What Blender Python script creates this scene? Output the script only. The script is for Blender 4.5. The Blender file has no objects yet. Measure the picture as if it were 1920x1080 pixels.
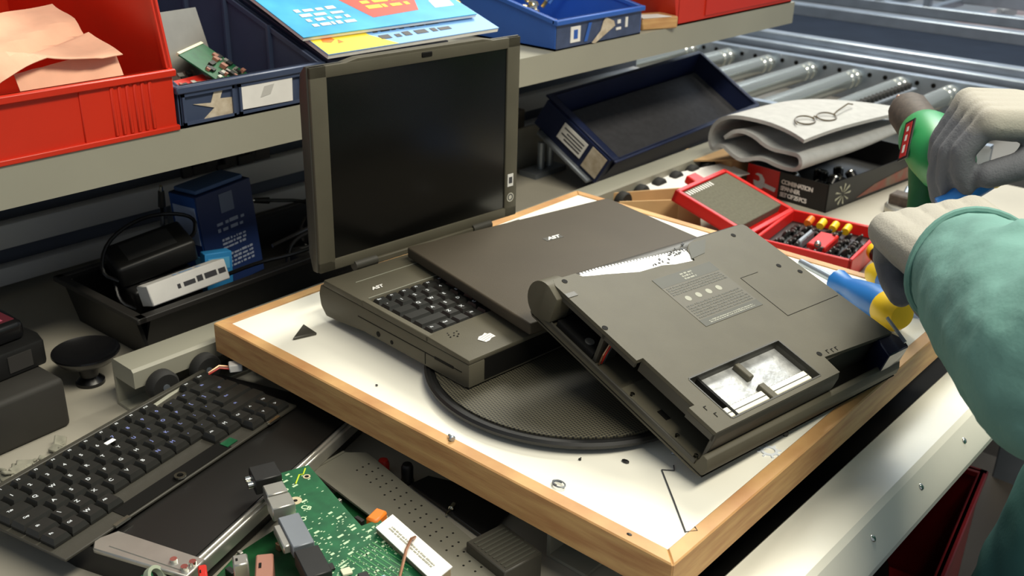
import bpy, bmesh, math, random
from mathutils import Vector, Matrix, Euler, noise as mnoise
random.seed(7)
S = bpy.context.scene
COL = S.collection
R = math.radians

# ------------------------------------------------------------------ camera, light, exposure
cam_d = bpy.data.cameras.new('camera')
cam = bpy.data.objects.new('camera', cam_d)
COL.objects.link(cam)
YAW, PITCH, ROLL = 0.708821, -0.418308, 0.0267102
fw = Vector((math.cos(PITCH) * math.cos(YAW), math.cos(PITCH) * math.sin(YAW), math.sin(PITCH)))
rt0 = Vector((math.sin(YAW), -math.cos(YAW), 0))
up0 = rt0.cross(fw)
rt = rt0 * math.cos(ROLL) + up0 * math.sin(ROLL)
up = up0 * math.cos(ROLL) - rt0 * math.sin(ROLL)
M = Matrix.Identity(4)
for i in range(3):
    M[i][0], M[i][1], M[i][2] = rt[i], up[i], -fw[i]
    M[i][3] = (-0.552644, -0.307148, 0.500777)[i]
cam.matrix_world = M
cam_d.sensor_width = 36.0
cam_d.lens = 1922.383 / 1920 * 36
cam_d.clip_start = 0.02
cam_d.dof.use_dof = True
cam_d.dof.focus_distance = 0.95
cam_d.dof.aperture_fstop = 11
S.camera = cam

S.view_settings.view_transform = 'Standard'
S.view_settings.look = 'None'
S.view_settings.gamma = 1
S.view_settings.use_curve_mapping = False
S.view_settings.exposure = 0.0

w = bpy.data.worlds.new('hall_ambient')
S.world = w
w.use_nodes = True
w.node_tree.nodes['Background'].inputs[0].default_value = (0.80, 0.90, 1.0, 1)
w.node_tree.nodes['Background'].inputs[1].default_value = 0.30


def area(name, loc, target, sx, sy, energy, color):
    d = bpy.data.lights.new(name, 'AREA')
    d.shape = 'RECTANGLE'; d.size = sx; d.size_y = sy; d.energy = energy; d.color = color
    o = bpy.data.objects.new(name, d)
    COL.objects.link(o)
    o.location = loc
    o.rotation_euler = (Vector(target) - Vector(loc)).to_track_quat('-Z', 'Y').to_euler()
    return o


area('window_light', (2.05, 0.95, 2.35), (0.25, 0.15, 0), 1.0, 1.0, 92, (1.0, 0.95, 0.80))
area('ceiling_lamp_light', (0.15, -0.80, 1.95), (0.15, 0.15, 0), 1.8, 0.4, 54, (1.0, 0.93, 0.76))
area('hall_window_light', (4.2, 1.4, 2.6), (1.7, 0.8, 0), 2.0, 1.2, 52, (0.80, 0.90, 1.0))

# ------------------------------------------------------------------ materials


def lin(c):
    return tuple(((v / 255) / 12.92 if v / 255 <= 0.04045 else ((v / 255 + 0.055) / 1.055) ** 2.4) for v in c) + (1,)


MATS = {}


def mat(name, rgb, rough=0.5, metal=0.0, var=0.0, scale=20.0, bump=0.0, bscale=200.0, spec=0.5, rgb2=None, stretch=None,
        coat=0.0):
    """plain or noise-mottled procedural surface"""
    if name in MATS:
        return MATS[name]
    m = bpy.data.materials.new(name)
    m.use_nodes = True
    nt = m.node_tree
    b = nt.nodes['Principled BSDF']
    b.inputs['Roughness'].default_value = rough
    b.inputs['Metallic'].default_value = metal
    b.inputs['Specular IOR Level'].default_value = spec
    b.inputs['Coat Weight'].default_value = coat
    c1 = lin(rgb)
    b.inputs['Base Color'].default_value = c1
    tc = nt.nodes.new('ShaderNodeTexCoord')
    vec = tc.outputs['Object']
    if stretch:
        mp = nt.nodes.new('ShaderNodeMapping')
        mp.inputs['Scale'].default_value = stretch
        nt.links.new(vec, mp.inputs[0]); vec = mp.outputs[0]
    if var > 0 or rgb2:
        n = nt.nodes.new('ShaderNodeTexNoise')
        n.inputs['Scale'].default_value = scale
        n.inputs['Detail'].default_value = 6
        nt.links.new(vec, n.inputs['Vector'])
        r = nt.nodes.new('ShaderNodeValToRGB')
        c2 = lin(rgb2) if rgb2 else tuple(min(1, v * (1 + var)) for v in c1[:3]) + (1,)
        c0 = c1 if rgb2 else tuple(v * (1 - var) for v in c1[:3]) + (1,)
        r.color_ramp.elements[0].color = c0; r.color_ramp.elements[1].color = c2
        r.color_ramp.elements[0].position = 0.35; r.color_ramp.elements[1].position = 0.68
        nt.links.new(n.outputs['Fac'], r.inputs[0])
        nt.links.new(r.outputs[0], b.inputs['Base Color'])
    if bump > 0:
        n2 = nt.nodes.new('ShaderNodeTexNoise')
        n2.inputs['Scale'].default_value = bscale
        n2.inputs['Detail'].default_value = 4
        nt.links.new(vec, n2.inputs['Vector'])
        bp = nt.nodes.new('ShaderNodeBump')
        bp.inputs['Strength'].default_value = bump
        bp.inputs['Distance'].default_value = 0.001
        nt.links.new(n2.outputs['Fac'], bp.inputs['Height'])
        nt.links.new(bp.outputs[0], b.inputs['Normal'])
    MATS[name] = m
    return m


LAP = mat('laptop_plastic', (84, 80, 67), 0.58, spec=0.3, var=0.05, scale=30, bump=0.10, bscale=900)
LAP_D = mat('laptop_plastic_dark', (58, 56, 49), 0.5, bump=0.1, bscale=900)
LID = mat('lid_plastic', (70, 63, 52), 0.62, spec=0.25, var=0.06, scale=12, bump=0.12, bscale=900)
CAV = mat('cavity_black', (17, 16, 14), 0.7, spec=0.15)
KEYM = mat('key_plastic', (36, 36, 34), 0.38, var=0.15, scale=60)
LEG = mat('legend_print', (205, 210, 215), 0.5)
LEGB = mat('legend_print_blue', (120, 130, 190), 0.5)
SCRN = mat('screen_glass', (9, 9, 8), 0.22, var=0.2, scale=8)
WHITE = mat('melamine_white', (236, 234, 222), 0.45, var=0.03, scale=9)
WOOD = mat('pine_wood', (206, 164, 108), 0.55, rgb2=(176, 126, 80), scale=14, stretch=(1, 1, 9), bump=0.2, bscale=60)
TABLE = mat('table_laminate', (168, 163, 150), 0.5, var=0.07, scale=7)
PAINTW = mat('beam_paint', (232, 230, 216), 0.3, var=0.04, scale=11)
SHELFM = mat('shelf_paint', (150, 148, 134), 0.45, var=0.05, scale=5)
STEEL = mat('galvanised_steel', (166, 176, 188), 0.38, 0.75, var=0.1, scale=15)
STEELD = mat('dull_steel', (128, 134, 142), 0.5, 0.5, var=0.12, scale=9)
CHROME = mat('bright_chrome', (222, 222, 214), 0.16, 1.0)
ALU = mat('brushed_aluminium', (190, 188, 180), 0.35, 0.8, var=0.06, scale=40)
BLACK = mat('black_plastic', (24, 24, 24), 0.45, var=0.2, scale=30)
BLACKG = mat('black_gloss', (20, 20, 22), 0.25)
RUBBER = mat('black_rubber', (28, 28, 27), 0.75)
RED = mat('red_bin_plastic', (200, 44, 20), 0.38, var=0.06, scale=8, bump=0.08, bscale=300)
REDB = mat('red_case_plastic', (206, 30, 26), 0.35, var=0.05, scale=20)
NAVY = mat('navy_bin_plastic', (62, 73, 98), 0.42, var=0.1, scale=14)
NAVYD = mat('navy_tray_plastic', (26, 36, 70), 0.45, var=0.12, scale=14)
BLUE = mat('blue_bin_plastic', (44, 92, 176), 0.42, var=0.06, scale=10)
PAPER = mat('white_paper', (228, 226, 222), 0.8, var=0.04, scale=40)
KRAFT = mat('kraft_paper', (240, 186, 156), 0.85, var=0.07, scale=25, bump=0.3, bscale=120)
CARD = mat('cardboard', (190, 154, 108), 0.85, var=0.07, scale=20)
PCB = mat('circuit_green', (14, 76, 46), 0.42, rgb2=(24, 96, 58), scale=70)
GREYM = mat('bracket_grey', (118, 116, 104), 0.45, 0.3, var=0.06, scale=20)
FELT = mat('grey_felt', (172, 173, 172), 0.95, var=0.06, scale=60, bump=0.4, bscale=400)
FOAM = mat('grey_foam', (92, 90, 76), 0.95, var=0.1, scale=200, bump=0.5, bscale=700)
FOAMD = mat('dark_foam', (58, 58, 62), 0.95, var=0.12, scale=90, bump=0.5, bscale=500)
TEAL = mat('teal_cotton', (104, 148, 140), 0.9, var=0.10, scale=14, bump=0.35, bscale=260)
TEALD = mat('teal_trouser_cotton', (74, 124, 118), 0.9, var=0.10, scale=10, bump=0.3, bscale=260)
SKIN = mat('skin', (206, 160, 134), 0.55)
HAIR = mat('brown_hair', (62, 44, 32), 0.6, var=0.3, scale=60)
SHOE = mat('shoe_leather', (30, 28, 27), 0.5)
HBLUE = mat('handle_blue', (34, 112, 190), 0.38, var=0.05, scale=30)
HYEL = mat('handle_yellow', (236, 196, 30), 0.4)
GREEN = mat('drill_green', (34, 138, 74), 0.4, var=0.06, scale=20)
BROWN = mat('brush_brown', (72, 62, 54), 0.7, var=0.25, scale=150)
FOIL = mat('crinkled_foil', (150, 152, 152), 0.34, 0.35, rgb2=(206, 208, 208), scale=55, bump=1.0, bscale=70)
VENT = mat('bright_white_plastic', (250, 250, 248), 0.35)
TAPE = mat('old_tape', (176, 160, 136), 0.7, rgb2=(208, 196, 176), scale=80)
ORANGE = mat('orange_capacitor', (226, 120, 34), 0.4)
BEIGE = mat('beige_connector', (206, 206, 178), 0.55)
PINK = mat('pinkish_brown', (150, 104, 88), 0.6)
REDP = mat('red_connector', (190, 40, 30), 0.4)
YEL = mat('yellow_print', (240, 214, 60), 0.55)
CYAN = mat('cyan_print', (36, 150, 206), 0.4, rgb2=(70, 180, 222), scale=16)
BLUEP = mat('pale_blue_print', (120, 170, 226), 0.45)
LBLUE = mat('light_blue_card', (40, 130, 190), 0.6)
DBLUE = mat('carton_blue', (22, 44, 92), 0.55)
DBLUE2 = mat('carton_side_blue', (30, 74, 146), 0.55)
PINKL = mat('pink_label', (196, 96, 118), 0.5)
PRINT = mat('dark_print', (60, 60, 64), 0.6)
SILK = mat('board_silkscreen', (180, 205, 170), 0.5)
YWIRE = mat('yellow_ink', (190, 210, 40), 0.5)
COPPER = mat('copper_wire', (190, 140, 110), 0.35, 0.8)
DEBR = mat('grey_dust', (140, 138, 124), 0.95, var=0.2, scale=90)
GLASSES = mat('horn_frame', (92, 80, 56), 0.35)
FLOORM = mat('floor_concrete', (62, 56, 50), 0.7, var=0.15, scale=3)
WALLM = mat('panel_bluegrey', (92, 98, 112), 0.7, var=0.08, scale=4)
BELT = mat('belt_rubber', (34, 42, 56), 0.8, spec=0.1, var=0.1, scale=10)
GREYP = mat('grey_print', (66, 66, 57), 0.6)
GREYL = mat('pale_grey_print', (150, 150, 136), 0.6)


def mesh_top_material():
    m = bpy.data.materials.new('woven_rubber_mesh')
    m.use_nodes = True
    nt = m.node_tree
    b = nt.nodes['Principled BSDF']
    b.inputs['Roughness'].default_value = 0.6
    tc = nt.nodes.new('ShaderNodeTexCoord')
    mp = nt.nodes.new('ShaderNodeMapping')
    mp.inputs['Scale'].default_value = (330, 330, 1)
    mp.inputs['Rotation'].default_value = (0, 0, R(20))
    vo = nt.nodes.new('ShaderNodeTexVoronoi')
    vo.voronoi_dimensions = '2D'
    vo.inputs['Scale'].default_value = 1.0
    vo.inputs['Randomness'].default_value = 0.0
    rp = nt.nodes.new('ShaderNodeValToRGB')
    rp.color_ramp.elements[0].color = lin((26, 25, 21)); rp.color_ramp.elements[0].position = 0.25
    rp.color_ramp.elements[1].color = lin((84, 80, 64)); rp.color_ramp.elements[1].position = 0.5
    nt.links.new(tc.outputs['Object'], mp.inputs[0])
    nt.links.new(mp.outputs[0], vo.inputs['Vector'])
    nt.links.new(vo.outputs['Distance'], rp.inputs[0])
    nt.links.new(rp.outputs[0], b.inputs['Base Color'])
    return m


def glove_material():
    """pale knit with a darker grey dip coating on the palm side and finger fronts (local -Z)"""
    m = bpy.data.materials.new('dipped_knit_glove')
    m.use_nodes = True
    nt = m.node_tree
    b = nt.nodes['Principled BSDF']
    b.inputs['Roughness'].default_value = 0.85
    tc = nt.nodes.new('ShaderNodeTexCoord')
    sp = nt.nodes.new('ShaderNodeSeparateXYZ')
    nz = nt.nodes.new('ShaderNodeTexNoise'); nz.inputs['Scale'].default_value = 60
    ma = nt.nodes.new('ShaderNodeMath'); ma.operation = 'MULTIPLY_ADD'
    ma.inputs[1].default_value = 0.012
    rp = nt.nodes.new('ShaderNodeValToRGB')
    mr = nt.nodes.new('ShaderNodeMapRange')
    mr.inputs['From Min'].default_value = -0.03; mr.inputs['From Max'].default_value = 0.035
    rp.color_ramp.elements[0].color = lin((104, 106, 112)); rp.color_ramp.elements[0].position = 0.35
    rp.color_ramp.elements[1].color = lin((164, 160, 150)); rp.color_ramp.elements[1].position = 0.60
    nt.links.new(tc.outputs['Object'], sp.inputs[0])
    nt.links.new(tc.outputs['Object'], nz.inputs['Vector'])
    nt.links.new(nz.outputs['Fac'], ma.inputs[0]); nt.links.new(sp.outputs['Z'], ma.inputs[2])
    nt.links.new(ma.outputs[0], mr.inputs['Value'])
    nt.links.new(mr.outputs[0], rp.inputs[0])
    nt.links.new(rp.outputs[0], b.inputs['Base Color'])
    n2 = nt.nodes.new('ShaderNodeTexNoise'); n2.inputs['Scale'].default_value = 500
    bp = nt.nodes.new('ShaderNodeBump'); bp.inputs['Strength'].default_value = 0.5; bp.inputs['Distance'].default_value = 0.001
    nt.links.new(tc.outputs['Object'], n2.inputs['Vector'])
    nt.links.new(n2.outputs['Fac'], bp.inputs['Height']); nt.links.new(bp.outputs[0], b.inputs['Normal'])
    return m


# ------------------------------------------------------------------ mesh building


class MB:
    def __init__(self):
        self.bm = bmesh.new()

    def _fin(self, verts, faces, mi, M=None):
        if M is not None:
            bmesh.ops.transform(self.bm, matrix=M, verts=verts)
        for f in faces:
            f.material_index = mi

    def _bevel(self, verts, off, seg):
        edges = set()
        for v in verts:
            edges.update(v.link_edges)
        r = bmesh.ops.bevel(self.bm, geom=list(edges), offset=off, segments=seg, affect='EDGES', profile=0.5, clamp_overlap=True)
        return r

    def box(self, x0, x1, y0, y1, z0, z1, bev=0.0, seg=1, mi=0, M=None):
        n0 = set(self.bm.faces)
        vs = [self.bm.verts.new((x, y, z)) for z in (z0, z1) for y in (y0, y1) for x in (x0, x1)]
        for q in ((0, 2, 3, 1), (4, 5, 7, 6), (0, 1, 5, 4), (2, 6, 7, 3), (0, 4, 6, 2), (1, 3, 7, 5)):
            self.bm.faces.new([vs[i] for i in q])
        if bev:
            self._bevel(vs, bev, seg)
        nf = [f for f in self.bm.faces if f not in n0]
        self._fin(list({v for f in nf for v in f.verts}), nf, mi, M)
        return self

    def prism(self, poly, a0, a1, plane='xy', bev=0.0, seg=1, mi=0, M=None):
        """extrude a 2-D outline; plane xy -> along z, xz -> along y, yz -> along x"""
        n0 = set(self.bm.faces)
        mk = {'xy': lambda p, a: (p[0], p[1], a), 'xz': lambda p, a: (p[0], a, p[1]), 'yz': lambda p, a: (a, p[0], p[1])}[plane]
        A = [self.bm.verts.new(mk(p, a0)) for p in poly]
        B = [self.bm.verts.new(mk(p, a1)) for p in poly]
        n = len(poly)
        self.bm.faces.new(A[::-1]); self.bm.faces.new(B)
        for i in range(n):
            self.bm.faces.new((A[i], A[(i + 1) % n], B[(i + 1) % n], B[i]))
        if bev:
            self._bevel(A + B, bev, seg)
        nf = [f for f in self.bm.faces if f not in n0]
        bmesh.ops.recalc_face_normals(self.bm, faces=nf)
        self._fin(list({v for f in nf for v in f.verts}), nf, mi, M)
        return self

    def lathe(self, prof, n=32, mi=0, M=None, p0=None, p1=None):
        """revolve (r, z) pairs about z; or about the axis p0->p1 with z measured along it"""
        n0 = set(self.bm.faces)
        rings = []
        for r, z in prof:
            if r < 1e-7:
                rings.append([self.bm.verts.new((0, 0, z))])
            else:
                rings.append([self.bm.verts.new((r * math.cos(2 * math.pi * k / n), r * math.sin(2 * math.pi * k / n), z)) for k in range(n)])
        for a, b in zip(rings, rings[1:]):
            for k in range(n):
                k2 = (k + 1) % n
                if len(a) == 1 and len(b) == 1:
                    continue
                if len(a) == 1:
                    self.bm.faces.new((a[0], b[k2], b[k]))
                elif len(b) == 1:
                    self.bm.faces.new((a[k], a[k2], b[0]))
                else:
                    self.bm.faces.new((a[k], a[k2], b[k2], b[k]))
        nf = [f for f in self.bm.faces if f not in n0]
        bmesh.ops.recalc_face_normals(self.bm, faces=nf)
        if p0 is not None:
            d = Vector(p1) - Vector(p0)
            MM = Matrix.Translation(Vector(p0)) @ d.to_track_quat('Z', 'Y').to_matrix().to_4x4()
            M = MM if M is None else M @ MM
        self._fin(list({v for f in nf for v in f.verts}), nf, mi, M)
        return self

    def cyl(self, p0, p1, r0, r1=None, n=20, mi=0, M=None):
        r1 = r0 if r1 is None else r1
        L = (Vector(p1) - Vector(p0)).length
        return self.lathe([(0, 0), (r0, 0), (r1, L), (0, L)], n, mi, M, p0, p1)

    def tube(self, pts, r, n=8, mi=0, closed=False):
        n0 = set(self.bm.faces)
        P = [Vector(p) for p in pts]
        rings = []
        m = len(P)
        last = None
        for i, p in enumerate(P):
            a = P[(i - 1) % m] if (closed or i > 0) else p
            b = P[(i + 1) % m] if (closed or i < m - 1) else p
            t = (b - a).normalized()
            if last is None:
                u = t.orthogonal().normalized()
            else:
                u = (last - t * last.dot(t)).normalized()
            last = u
            v = t.cross(u)
            rr = r[i] if isinstance(r, (list, tuple)) else r
            rings.append([self.bm.verts.new(p + (u * math.cos(2 * math.pi * k / n) + v * math.sin(2 * math.pi * k / n)) * rr) for k in range(n)])
        pairs = list(zip(rings, rings[1:]))
        if closed:
            pairs.append((rings[-1], rings[0]))
        for a, b in pairs:
            for k in range(n):
                k2 = (k + 1) % n
                self.bm.faces.new((a[k], a[k2], b[k2], b[k]))
        if not closed:
            self.bm.faces.new(rings[0][::-1]); self.bm.faces.new(rings[-1])
        nf = [f for f in self.bm.faces if f not in n0]
        bmesh.ops.recalc_face_normals(self.bm, faces=nf)
        self._fin([], nf, mi)
        return self

    def ball(self, c, r, s=(1, 1, 1), mi=0, u=16, v=10):
        n0 = set(self.bm.faces)
        M = Matrix.Translation(Vector(c)) @ Matrix.Diagonal((s[0], s[1], s[2], 1))
        bmesh.ops.create_uvsphere(self.bm, u_segments=u, v_segments=v, radius=r, matrix=M)
        nf = [f for f in self.bm.faces if f not in n0]
        self._fin([], nf, mi)
        return self

    def limb(self, pts, rad, n=14):
        """balls joined by tapering cylinders (for bodies that a voxel remesh then fuses)"""
        for p, r in zip(pts, rad):
            self.ball(p, r, u=n, v=8)
        for a, b, ra, rb in zip(pts, pts[1:], rad, rad[1:]):
            self.cyl(a, b, ra, rb, n)
        return self

    def sheet(self, rows, th, mi=0):
        """grid of points given thickness th downward along normals"""
        n0 = set(self.bm.faces)
        G = [[self.bm.verts.new(p) for p in r] for r in rows]
        for a, b in zip(G, G[1:]):
            for k in range(len(a) - 1):
                self.bm.faces.new((a[k], a[k + 1], b[k + 1], b[k]))
        nf = [f for f in self.bm.faces if f not in n0]
        bmesh.ops.recalc_face_normals(self.bm, faces=nf)
        bmesh.ops.solidify(self.bm, geom=nf, thickness=th)
        nf = [f for f in self.bm.faces if f not in n0]
        self._fin([], nf, mi)
        return self

    def add_mesh(self, me, M, mi=0):
        n0 = set(self.bm.faces); v0 = set(self.bm.verts)
        self.bm.from_mesh(me)
        vs = [v for v in self.bm.verts if v not in v0]
        nf = [f for f in self.bm.faces if f not in n0]
        self._fin(vs, nf, mi, M)
        return self

    def build(self, name, m, parent=None, smooth=40, loc=None, rot=None):
        me = bpy.data.meshes.new(name)
        self.bm.to_mesh(me); self.bm.free()
        for x in (m if isinstance(m, (list, tuple)) else [m]):
            me.materials.append(x)
        if smooth:
            for p in me.polygons:
                p.use_smooth = True
            me.set_sharp_from_angle(angle=R(smooth))
        o = bpy.data.objects.new(name, me)
        COL.objects.link(o)
        if parent:
            o.parent = parent
        if loc is not None:
            o.location = loc
        if rot is not None:
            o.rotation_euler = rot
        return o


def tag(o, label=None, cat=None, group=None, kind=None):
    if label: o['label'] = label
    if cat: o['category'] = cat
    if group: o['group'] = group
    if kind: o['kind'] = kind
    return o


def thing(name, label, cat, loc=(0, 0, 0), rot=(0, 0, 0), group=None):
    o = bpy.data.objects.new(name, None)
    COL.objects.link(o)
    o.empty_display_size = 0.02
    o.location = loc; o.rotation_euler = rot
    return tag(o, label, cat, group)


def copy_tree(o, parent=None):
    c = o.copy(); COL.objects.link(c)
    if parent: c.parent = parent
    for ch in list(o.children):
        copy_tree(ch, c)
    return c


_G = {}


def glyph(body, size, shear=0.0, bold=0.0, align='CENTER', space=1.0):
    k = (body, size, shear, bold, align, space)
    if k not in _G:
        cu = bpy.data.curves.new('lettering', 'FONT')
        cu.body = body; cu.size = size; cu.shear = shear; cu.offset = bold
        cu.align_x = align; cu.align_y = 'CENTER'; cu.resolution_u = 3; cu.space_character = space
        cu.extrude = size * 0.02
        o = bpy.data.objects.new('lettering', cu)
        me = bpy.data.meshes.new_from_object(o)
        bpy.data.objects.remove(o); bpy.data.curves.remove(cu)
        _G[k] = me
    return _G[k]


def lettering(name, body, size, m, parent, loc, rot=(0, 0, 0), **kw):
    mb = MB().add_mesh(glyph(body, size, **kw), Matrix.Identity(4))
    return mb.build(name, m, parent, smooth=0, loc=loc, rot=rot)


def strokes(mb, x0, x1, y0, y1, z, n, mi=0, seed=1, th=0.0003):
    """rows of small illegible print marks on a plane"""
    rr = random.Random(seed)
    h = (y1 - y0) / n
    for i in range(n):
        y = y0 + h * i
        x = x0
        while x < x1 - h * 0.3:
            wd = h * rr.uniform(0.3, 1.6)
            xe = min(x1, x + wd)
            mb.box(x, xe, y + h * 0.15, y + h * rr.uniform(0.55, 0.75), z, z + th, mi=mi)
            x = xe + h * rr.uniform(0.15, 0.6)
    return mb


def smooth_pts(p, it=2):
    for _ in range(it):
        q = [p[0]]
        for a, b in zip(p, p[1:]):
            q += [tuple(u * .75 + v * .25 for u, v in zip(a, b)), tuple(u * .25 + v * .75 for u, v in zip(a, b))]
        q.append(p[-1]); p = q
    return p


T = -0.086          # bench top
FLOOR = -0.90
# board top is z = 0

# ------------------------------------------------------------------ setting
o = MB().box(-3, 6, -3, 5, FLOOR - 0.1, FLOOR).build('floor', FLOORM, smooth=0); tag(o, kind='structure')
o = MB().box(-3, 6, 4.9, 5.0, FLOOR, 2.0).build('wall_back', mat('hall_wall', (120, 122, 126), 0.8), smooth=0); tag(o, kind='structure')

# ------------------------------------------------------------------ workbench
bench = thing('workbench', 'long pale-topped workbench with a white riveted metal front edge', 'workbench', (0, 0, 0))
MB().box(-0.75, 1.47, 0.048, 1.06, T - 0.035, T, bev=0.002).build('bench_top', TABLE, bench)
prof = [(0.0, -0.064), (-0.004, -0.058), (-0.052, -0.058), (-0.058, -0.061), (-0.076, -0.082), (-0.079, -0.087), (-0.079, -0.094), (-0.072, -0.098), (-0.004, -0.098)]
fb = MB().prism(prof, -0.75, 1.47, 'yz').build('front_beam', PAINTW, bench, smooth=12)
fb.rotation_euler = (0, 0, R(-0.6)); fb.location = (0, 0.002, 0)
for i, x in enumerate((0.13, 0.235, 0.345, 0.46, 0.58, 0.72, 0.86)):
    MB().ball((0, 0, 0), 0.0035, (1, 1, 0.5), u=10, v=6).build('rivet', CHROME, fb, loc=(x, -0.067, -0.0705), rot=(R(50), 0, 0))
for x in (-0.70, 1.40):
    for y in (0.05, 0.98):
        MB().box(x - 0.03, x + 0.03, y - 0.03, y + 0.03, FLOOR, T - 0.035, bev=0.003).build('leg', STEELD, bench)
MB().box(-0.74, 1.46, -0.002, 0.049, T - 0.032, T - 0.020).build('gap_shade_strip', mat('gap_shade_black', (12, 12, 12), 0.8, spec=0.1), bench, smooth=0)  # added black strip, stands in for the dark shade in the gap
MB().box(-0.73, 1.45, 0.0, 1.0, -0.665, -0.64).build('lower_shelf', FLOORM, bench, smooth=0)
MB().box(-0.75, 1.47, 1.06, 1.075, T - 0.035, 0.19).build('back_panel', WALLM, bench, smooth=0)

# two grey guide bars along the back of the bench
for i, (z0, z1, y, x1, lb) in enumerate(((-0.014, 0.020, 1.00, 1.40, 'upper grey steel guide bar behind the black crate, below the shelf'),
                                         (-0.072, -0.046, 1.02, 1.40, 'lower pale steel guide bar lying at the back of the bench top'))):
    g = thing('guide_bar', lb, 'rail', (0, y, 0))
    MB().box(-0.72, x1, 0, 0.022, z0, z1, bev=0.004, seg=2).build('bar', mat('bar_paint', (196, 196, 196), 0.5), g)
    for x in (-0.6, 0.2, 1.3):
        MB().box(x, x + 0.02, 0.006, 0.02, T, z0 + 0.002).build('bracket', STEELD, g, smooth=0)

# ------------------------------------------------------------------ wheel tracks


def wheel_track(label, y, x0, x1, nx0, nx1, z_top=-0.028):
    t = thing('wheel_track', label, 'roller track', (0, y, 0))
    pr = [(0.0, z_top - 0.003), (0.003, z_top), (0.040, z_top), (0.044, z_top - 0.004), (0.044, T + 0.0005), (0.0, T + 0.0005), (0.0, T + 0.004), (0.04, T + 0.004),
          (0.04, z_top - 0.022), (0.0, z_top - 0.022)]
    MB().prism(pr, x0, x1, 'yz').build('channel', SHELFM, t, smooth=30)
    proto = None
    x = nx0
    while x < nx1:
        if proto is None:
            wb = MB().lathe([(0, -0.008), (0.0150, -0.008), (0.0175, -0.005), (0.0175, 0.005), (0.0150, 0.008), (0, 0.008)], 24)
            proto = wb.build('wheel', RUBBER, t, rot=(R(90), 0, 0)); q = proto
            axm = MB().cyl((0, 0, -0.014), (0, 0, 0.009), 0.004, n=10).build('axle', STEEL, q)
        else:
            q = copy_tree(proto, t)
        q.location = (x, -0.010, -0.0518)
        x += 0.053
    return t


wheel_track('grey channel with black wheels running behind the wood-framed board', 0.6115, -0.092, 1.30, -0.066, 1.28)
wheel_track('grey channel with black wheels carrying the front of the wood-framed board', 0.10, 0.03, 0.645, 0.06, 0.62, -0.040)

# ------------------------------------------------------------------ wood-framed board
BW, BD = 0.648, 0.597
board = thing('work_board', 'white board with a pine frame lying under the laptops', 'board', (0, 0, 0))
MB().box(0.0145, BW - 0.0145, 0.0145, BD - 0.0145, -0.030, 0.0).build('board_panel', WHITE, board, smooth=0)
fw_ = 0.0145
for k, poly in enumerate(([(0, 0), (BW, 0), (BW - fw_, fw_), (fw_, fw_)], [(BW, 0), (BW, BD), (BW - fw_, BD - fw_), (BW - fw_, fw_)],
                          [(BW, BD), (0, BD), (fw_, BD - fw_), (BW - fw_, BD - fw_)], [(0, BD), (0, 0), (fw_, fw_), (fw_, BD - fw_)])):
    MB().prism(poly, -0.034, 0.0012, 'xy', bev=0.0012).build('frame_rail', [WOOD, WOOD][0], board)

# ------------------------------------------------------------------ turntable
tt = thing('turntable', 'round black turntable with a woven mesh top under the laptops', 'turntable', (0.182, 0.240, 0.0))
MB().lathe([(0, 0.001), (0.118, 0.001), (0.142, 0.003), (0.148, 0.007), (0.149, 0.0105), (0.147, 0.013), (0.1435, 0.0135), (0.1415, 0.012), (0, 0.0115)], 96).build('base', BLACK, tt)
MB().lathe([(0, 0.0105), (0.139, 0.0105), (0.139, 0.0135), (0.136, 0.0142), (0, 0.0142)], 96).build('mesh_top', mesh_top_material(), tt)

# ------------------------------------------------------------------ keyboards
ROWS = ['`1234567890-=<', '~QWERTYUIOP[]', '^ASDFGHJKL;#>', '|ZXCVBNM,./', '+']


def key(parent, x, y, z, wx, wy, h, ch, leg=LEG, gs=0.0042, tilt=0.0):
    b = MB()
    ix, iy = wx / 2, wy / 2
    tx, ty = ix - 0.0022, iy - 0.0022
    n0 = [b.bm.verts.new(p) for p in ((-ix, -iy, 0), (ix, -iy, 0), (ix, iy, 0), (-ix, iy, 0))]
    n1 = [b.bm.verts.new(p) for p in ((-ix, -iy, h * .35), (ix, -iy, h * .35), (ix, iy, h * .35), (-ix, iy, h * .35))]
    n2 = [b.bm.verts.new(p) for p in ((-tx, -ty, h), (tx, -ty, h), (tx, ty + .0006, h), (-tx, ty + .0006, h))]
    for a, c in ((n0, n1), (n1, n2)):
        for k in range(4):
            b.bm.faces.new((a[k], a[(k + 1) % 4], c[(k + 1) % 4], c[k]))
    b.bm.faces.new(n2)
    if ch:
        b.add_mesh(glyph(ch, gs, bold=0.00012), Matrix.Translation((-tx * 0.35, ty * 0.30, h + 0.00008)), 1)
    return b.build('key', [KEYM, leg], parent, smooth=0, loc=(x, y, z), rot=(0, tilt, 0))


# ------------------------------------------------------------------ open laptop
L1 = thing('open_laptop', 'open black laptop with dark screen upright, standing on the turntable', 'laptop', (0.0686, 0.2762, 0.0162), (0, 0, -0.0807))
LW, LD = 0.297, 0.2414
side = [(0.0, 0.0), (0.006, -0.0005), (0.165, -0.0005), (0.215, -0.006), (0.235, -0.008), (0.2445, 0.002), (0.2470, 0.016), (0.2430, 0.0275), (0.0, 0.0250)]
MB().prism(side, 0.0, LW, 'yz', bev=0.0015, seg=2).build('lower_case', LAP, L1)
tc_ = MB()
tc_.prism([(0.0, 0.0250), (0.064, 0.0258), (0.064, 0.0330), (0.0, 0.0300)], 0.0, LW, 'yz', bev=0.0012, seg=2)       # palm rest
tc_.prism([(0.164, 0.0268), (0.238, 0.0275), (0.236, 0.0352), (0.166, 0.0345)], 0.0, LW, 'yz', bev=0.0012, seg=2)  # rear deck
tc_.prism([(0.060, 0.0258), (0.168, 0.0268), (0.168, 0.0346), (0.060, 0.0330)], 0.0, 0.0075, 'yz', bev=0.0008)
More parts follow.
